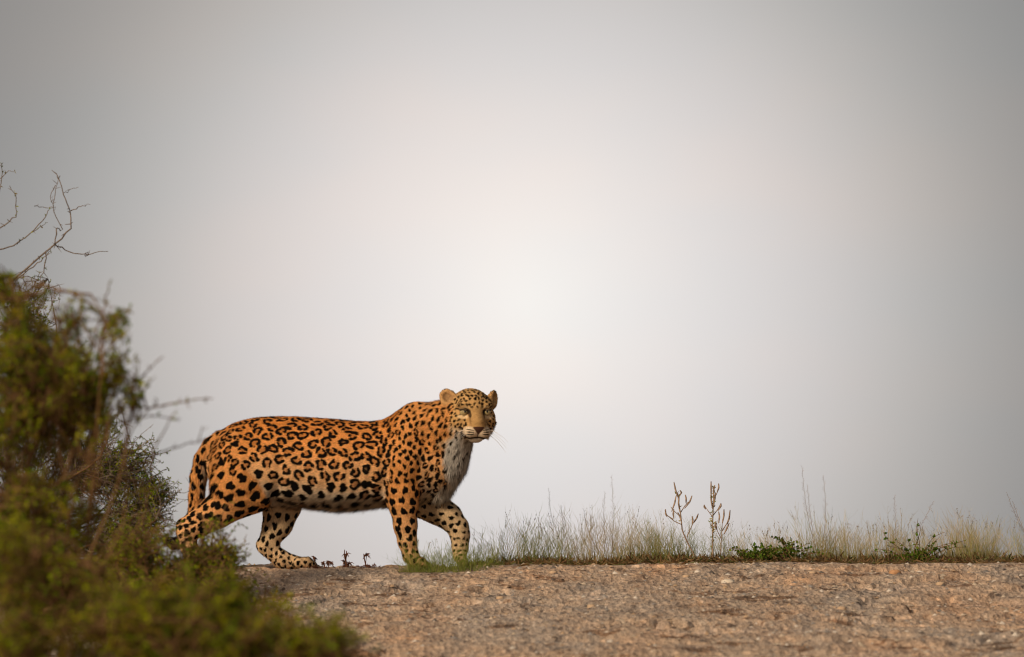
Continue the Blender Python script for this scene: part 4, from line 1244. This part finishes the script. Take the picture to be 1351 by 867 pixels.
pod_plant(940, 738, .27, [(940, 738), (940, 712), (940, 690), (941, 665), (942, 645)],
          [[(940, 682), (934, 674), (930, 668)], [(940, 681), (947, 672), (951, 664)], [(950, 735), (952, 705), (953, 685)], [(941, 660), (946, 650), (948, 642)], [(953, 700), (959, 690), (963, 678)], [(952, 712), (946, 700), (945, 690)]],
          [[(940, 672), (938, 660), (938, 648)], [(938, 655), (938, 645), (938, 635)], [(942, 656), (941, 648), (943, 640)], [(946, 650), (948, 644), (948, 638)], [(941, 668), (943, 658), (944, 650)], [(947, 674), (951, 668), (951, 664)],
           [(931, 672), (929, 669), (929, 666)], [(953, 690), (955, 680), (955, 672)], [(959, 692), (962, 684), (963, 673)], [(955, 705), (959, 697), (962, 690)], [(946, 700), (943, 693), (944, 688)], [(948, 690), (949, 682), (948, 675)]],
          'straight dark stemmed pod plant, the tallest dry plant on the crest', 90)

# ---- green leafy weeds
def weed(px, w_px, h_px, n, leafs, cols, label, y=.2, sprigs=()):
    x = (px - 675.5) / PXM * (y - CAM_Y) / -CAM_Y; z = G([x], [y])[0] - .004
    o = thing('green_weed', label, 'plant', (x, y, z))
    st = Batch(); LP, LD, LS = [], [], []
    tips = [np.array([rng.normal(0, .38) * w_px / PXM, rng.normal(0, .05), abs(rng.uniform(.25, 1)) * h_px / PXM]) for _ in range(n)]
    tips += [W(a, b, y) - np.array([x, y, z]) for a, b in sprigs]
    for i_, tp in enumerate(tips):
        p_ = curve([rng.normal(0, .01), 0, 0], tp, .12, .05, 6)
        st.add(*tube_np(p_, np.linspace(.0016, .0008, 6), 3))
        nl = rng.integers(*leafs); ts = rng.uniform(.15, 1, nl) * 5; k_ = np.minimum(ts.astype(int), 4); fr = (ts - k_)[:, None]
        LP.append(p_[k_] * (1 - fr) + p_[k_ + 1] * fr); LD.append(norm(rng.normal(0, 1, (nl, 3)) + [0, -.3, .2])); LS.append(rng.uniform(.008, .017, nl))
    st.build('stems', M_TWIG, o)['kind'] = 'stuff'
    LP, LD, LS = map(np.concatenate, (LP, LD, LS))
    V, F_ = leaves_np(LP, LD, LS, .7)
    c_ = np.array(cols)[rng.integers(0, len(cols), len(LP))] * rng.uniform(.7, 1.25, (len(LP), 1))
    mesh_np('foliage', V, F_, M_LEAF, o, cols=np.repeat(c_, 4, 0))['kind'] = 'stuff'
WEED = [(.09, .16, .014), (.13, .20, .018), (.07, .12, .012), (.17, .20, .025)]
weed(1005, 52, 26, 70, (10, 20), WEED, 'low dark green weed hugging the rock ahead of the pod plants', .16)
weed(1042, 40, 34, 40, (8, 14), WEED + [(.18, .19, .05)], 'lighter green weed growing into the grass beside the low dark one', .22)
weed(1208, 60, 26, 40, (8, 16), WEED, 'leafy green weed with one upright sprig and spreading side shoots', .17,
     ((1211, 684), (1212, 690), (1209, 700), (1246, 702), (1240, 708), (1275, 712), (1262, 716), (1165, 702), (1180, 712), (1198, 712), (1232, 718), (1250, 720), (1170, 720), (1275, 722)))

# ---- small shrivelled brown plants between the paws
def dried(px, h_px, label, heads, y=.08):
    x = (px - 675.5) / PXM * (y - CAM_Y) / -CAM_Y; z = G([x], [y])[0] - .004
    o = thing('shrivelled_plant', label, 'plant', (x, y, z))
    b = Batch()
    p_ = curve((0, 0, 0), (rng.normal(0, .004), 0, h_px / PXM), 0, .05, 6)
    b.add(*tube_np(p_, np.linspace(.003, .0018, 6), 4)); b.build('stem', M_DEAD, o)
    Vs, Fs, n0 = [], [], 0
    for (hx, hz, ln) in heads:
        c_ = np.array([hx / PXM, rng.normal(0, .006), hz / PXM])
        V, F_ = tube_np(curve((0, 0, .0), c_, .1, .05, 5), np.full(5, .0016), 3); Vs.append(V); Fs.append(F_ + n0); n0 += len(V)
        for _ in range(16):
            d_ = norm(rng.normal(0, 1, 3) + [0, 0, .1]) * ln / PXM * rng.uniform(.6, 1.1)
            pt = [c_, c_ + d_ * .5 + [0, 0, .001], c_ + d_ - [0, 0, .35 * np.linalg.norm(d_)]]
            V, F_ = tube_np(pt, [.0022, .002, .0005], 3); Vs.append(V); Fs.append(F_ + n0); n0 += len(V)
    lv = mesh_np('leaves', np.concatenate(Vs), np.concatenate(Fs), M_DEAD, o); lv['kind'] = 'stuff'
dried(414, 17, 'small shrivelled brown plant touching the toes of the far hind paw', [(0, 15, 6), (2, 5, 6)])
dried(430, 14, 'squat clump of shrivelled brown stalks second from the hind paw', [(-4, 12, 5), (3, 13, 5), (7, 12, 5), (0, 4, 7)])
dried(457, 26, 'tallest shrivelled brown plant with a spiky head, between hind and fore paws', [(0, 20, 7), (-3, 10, 7), (4, 8, 7), (0, 3, 8)])
dried(484, 20, 'thin shrivelled brown plant with drooping leaves, farthest from the hind paw', [(0, 18, 7), (2, 3, 7)])
# litter round their feet
nl = 260
xs = (rng.uniform(405, 500, nl) - 675.5) / PXM; ys = rng.normal(.06, .03, nl)
V, F_ = leaves_np(np.stack([xs, ys, G(xs, ys) + .003], 1), norm(rng.normal(0, 1, (nl, 3)) * [1, 1, .4]), rng.uniform(.008, .022, nl), .2)
tag(mesh_np('leaf_litter', V, F_, M_DEAD), 'red brown leaf litter under the shrivelled plants', 'litter', kind='stuff')
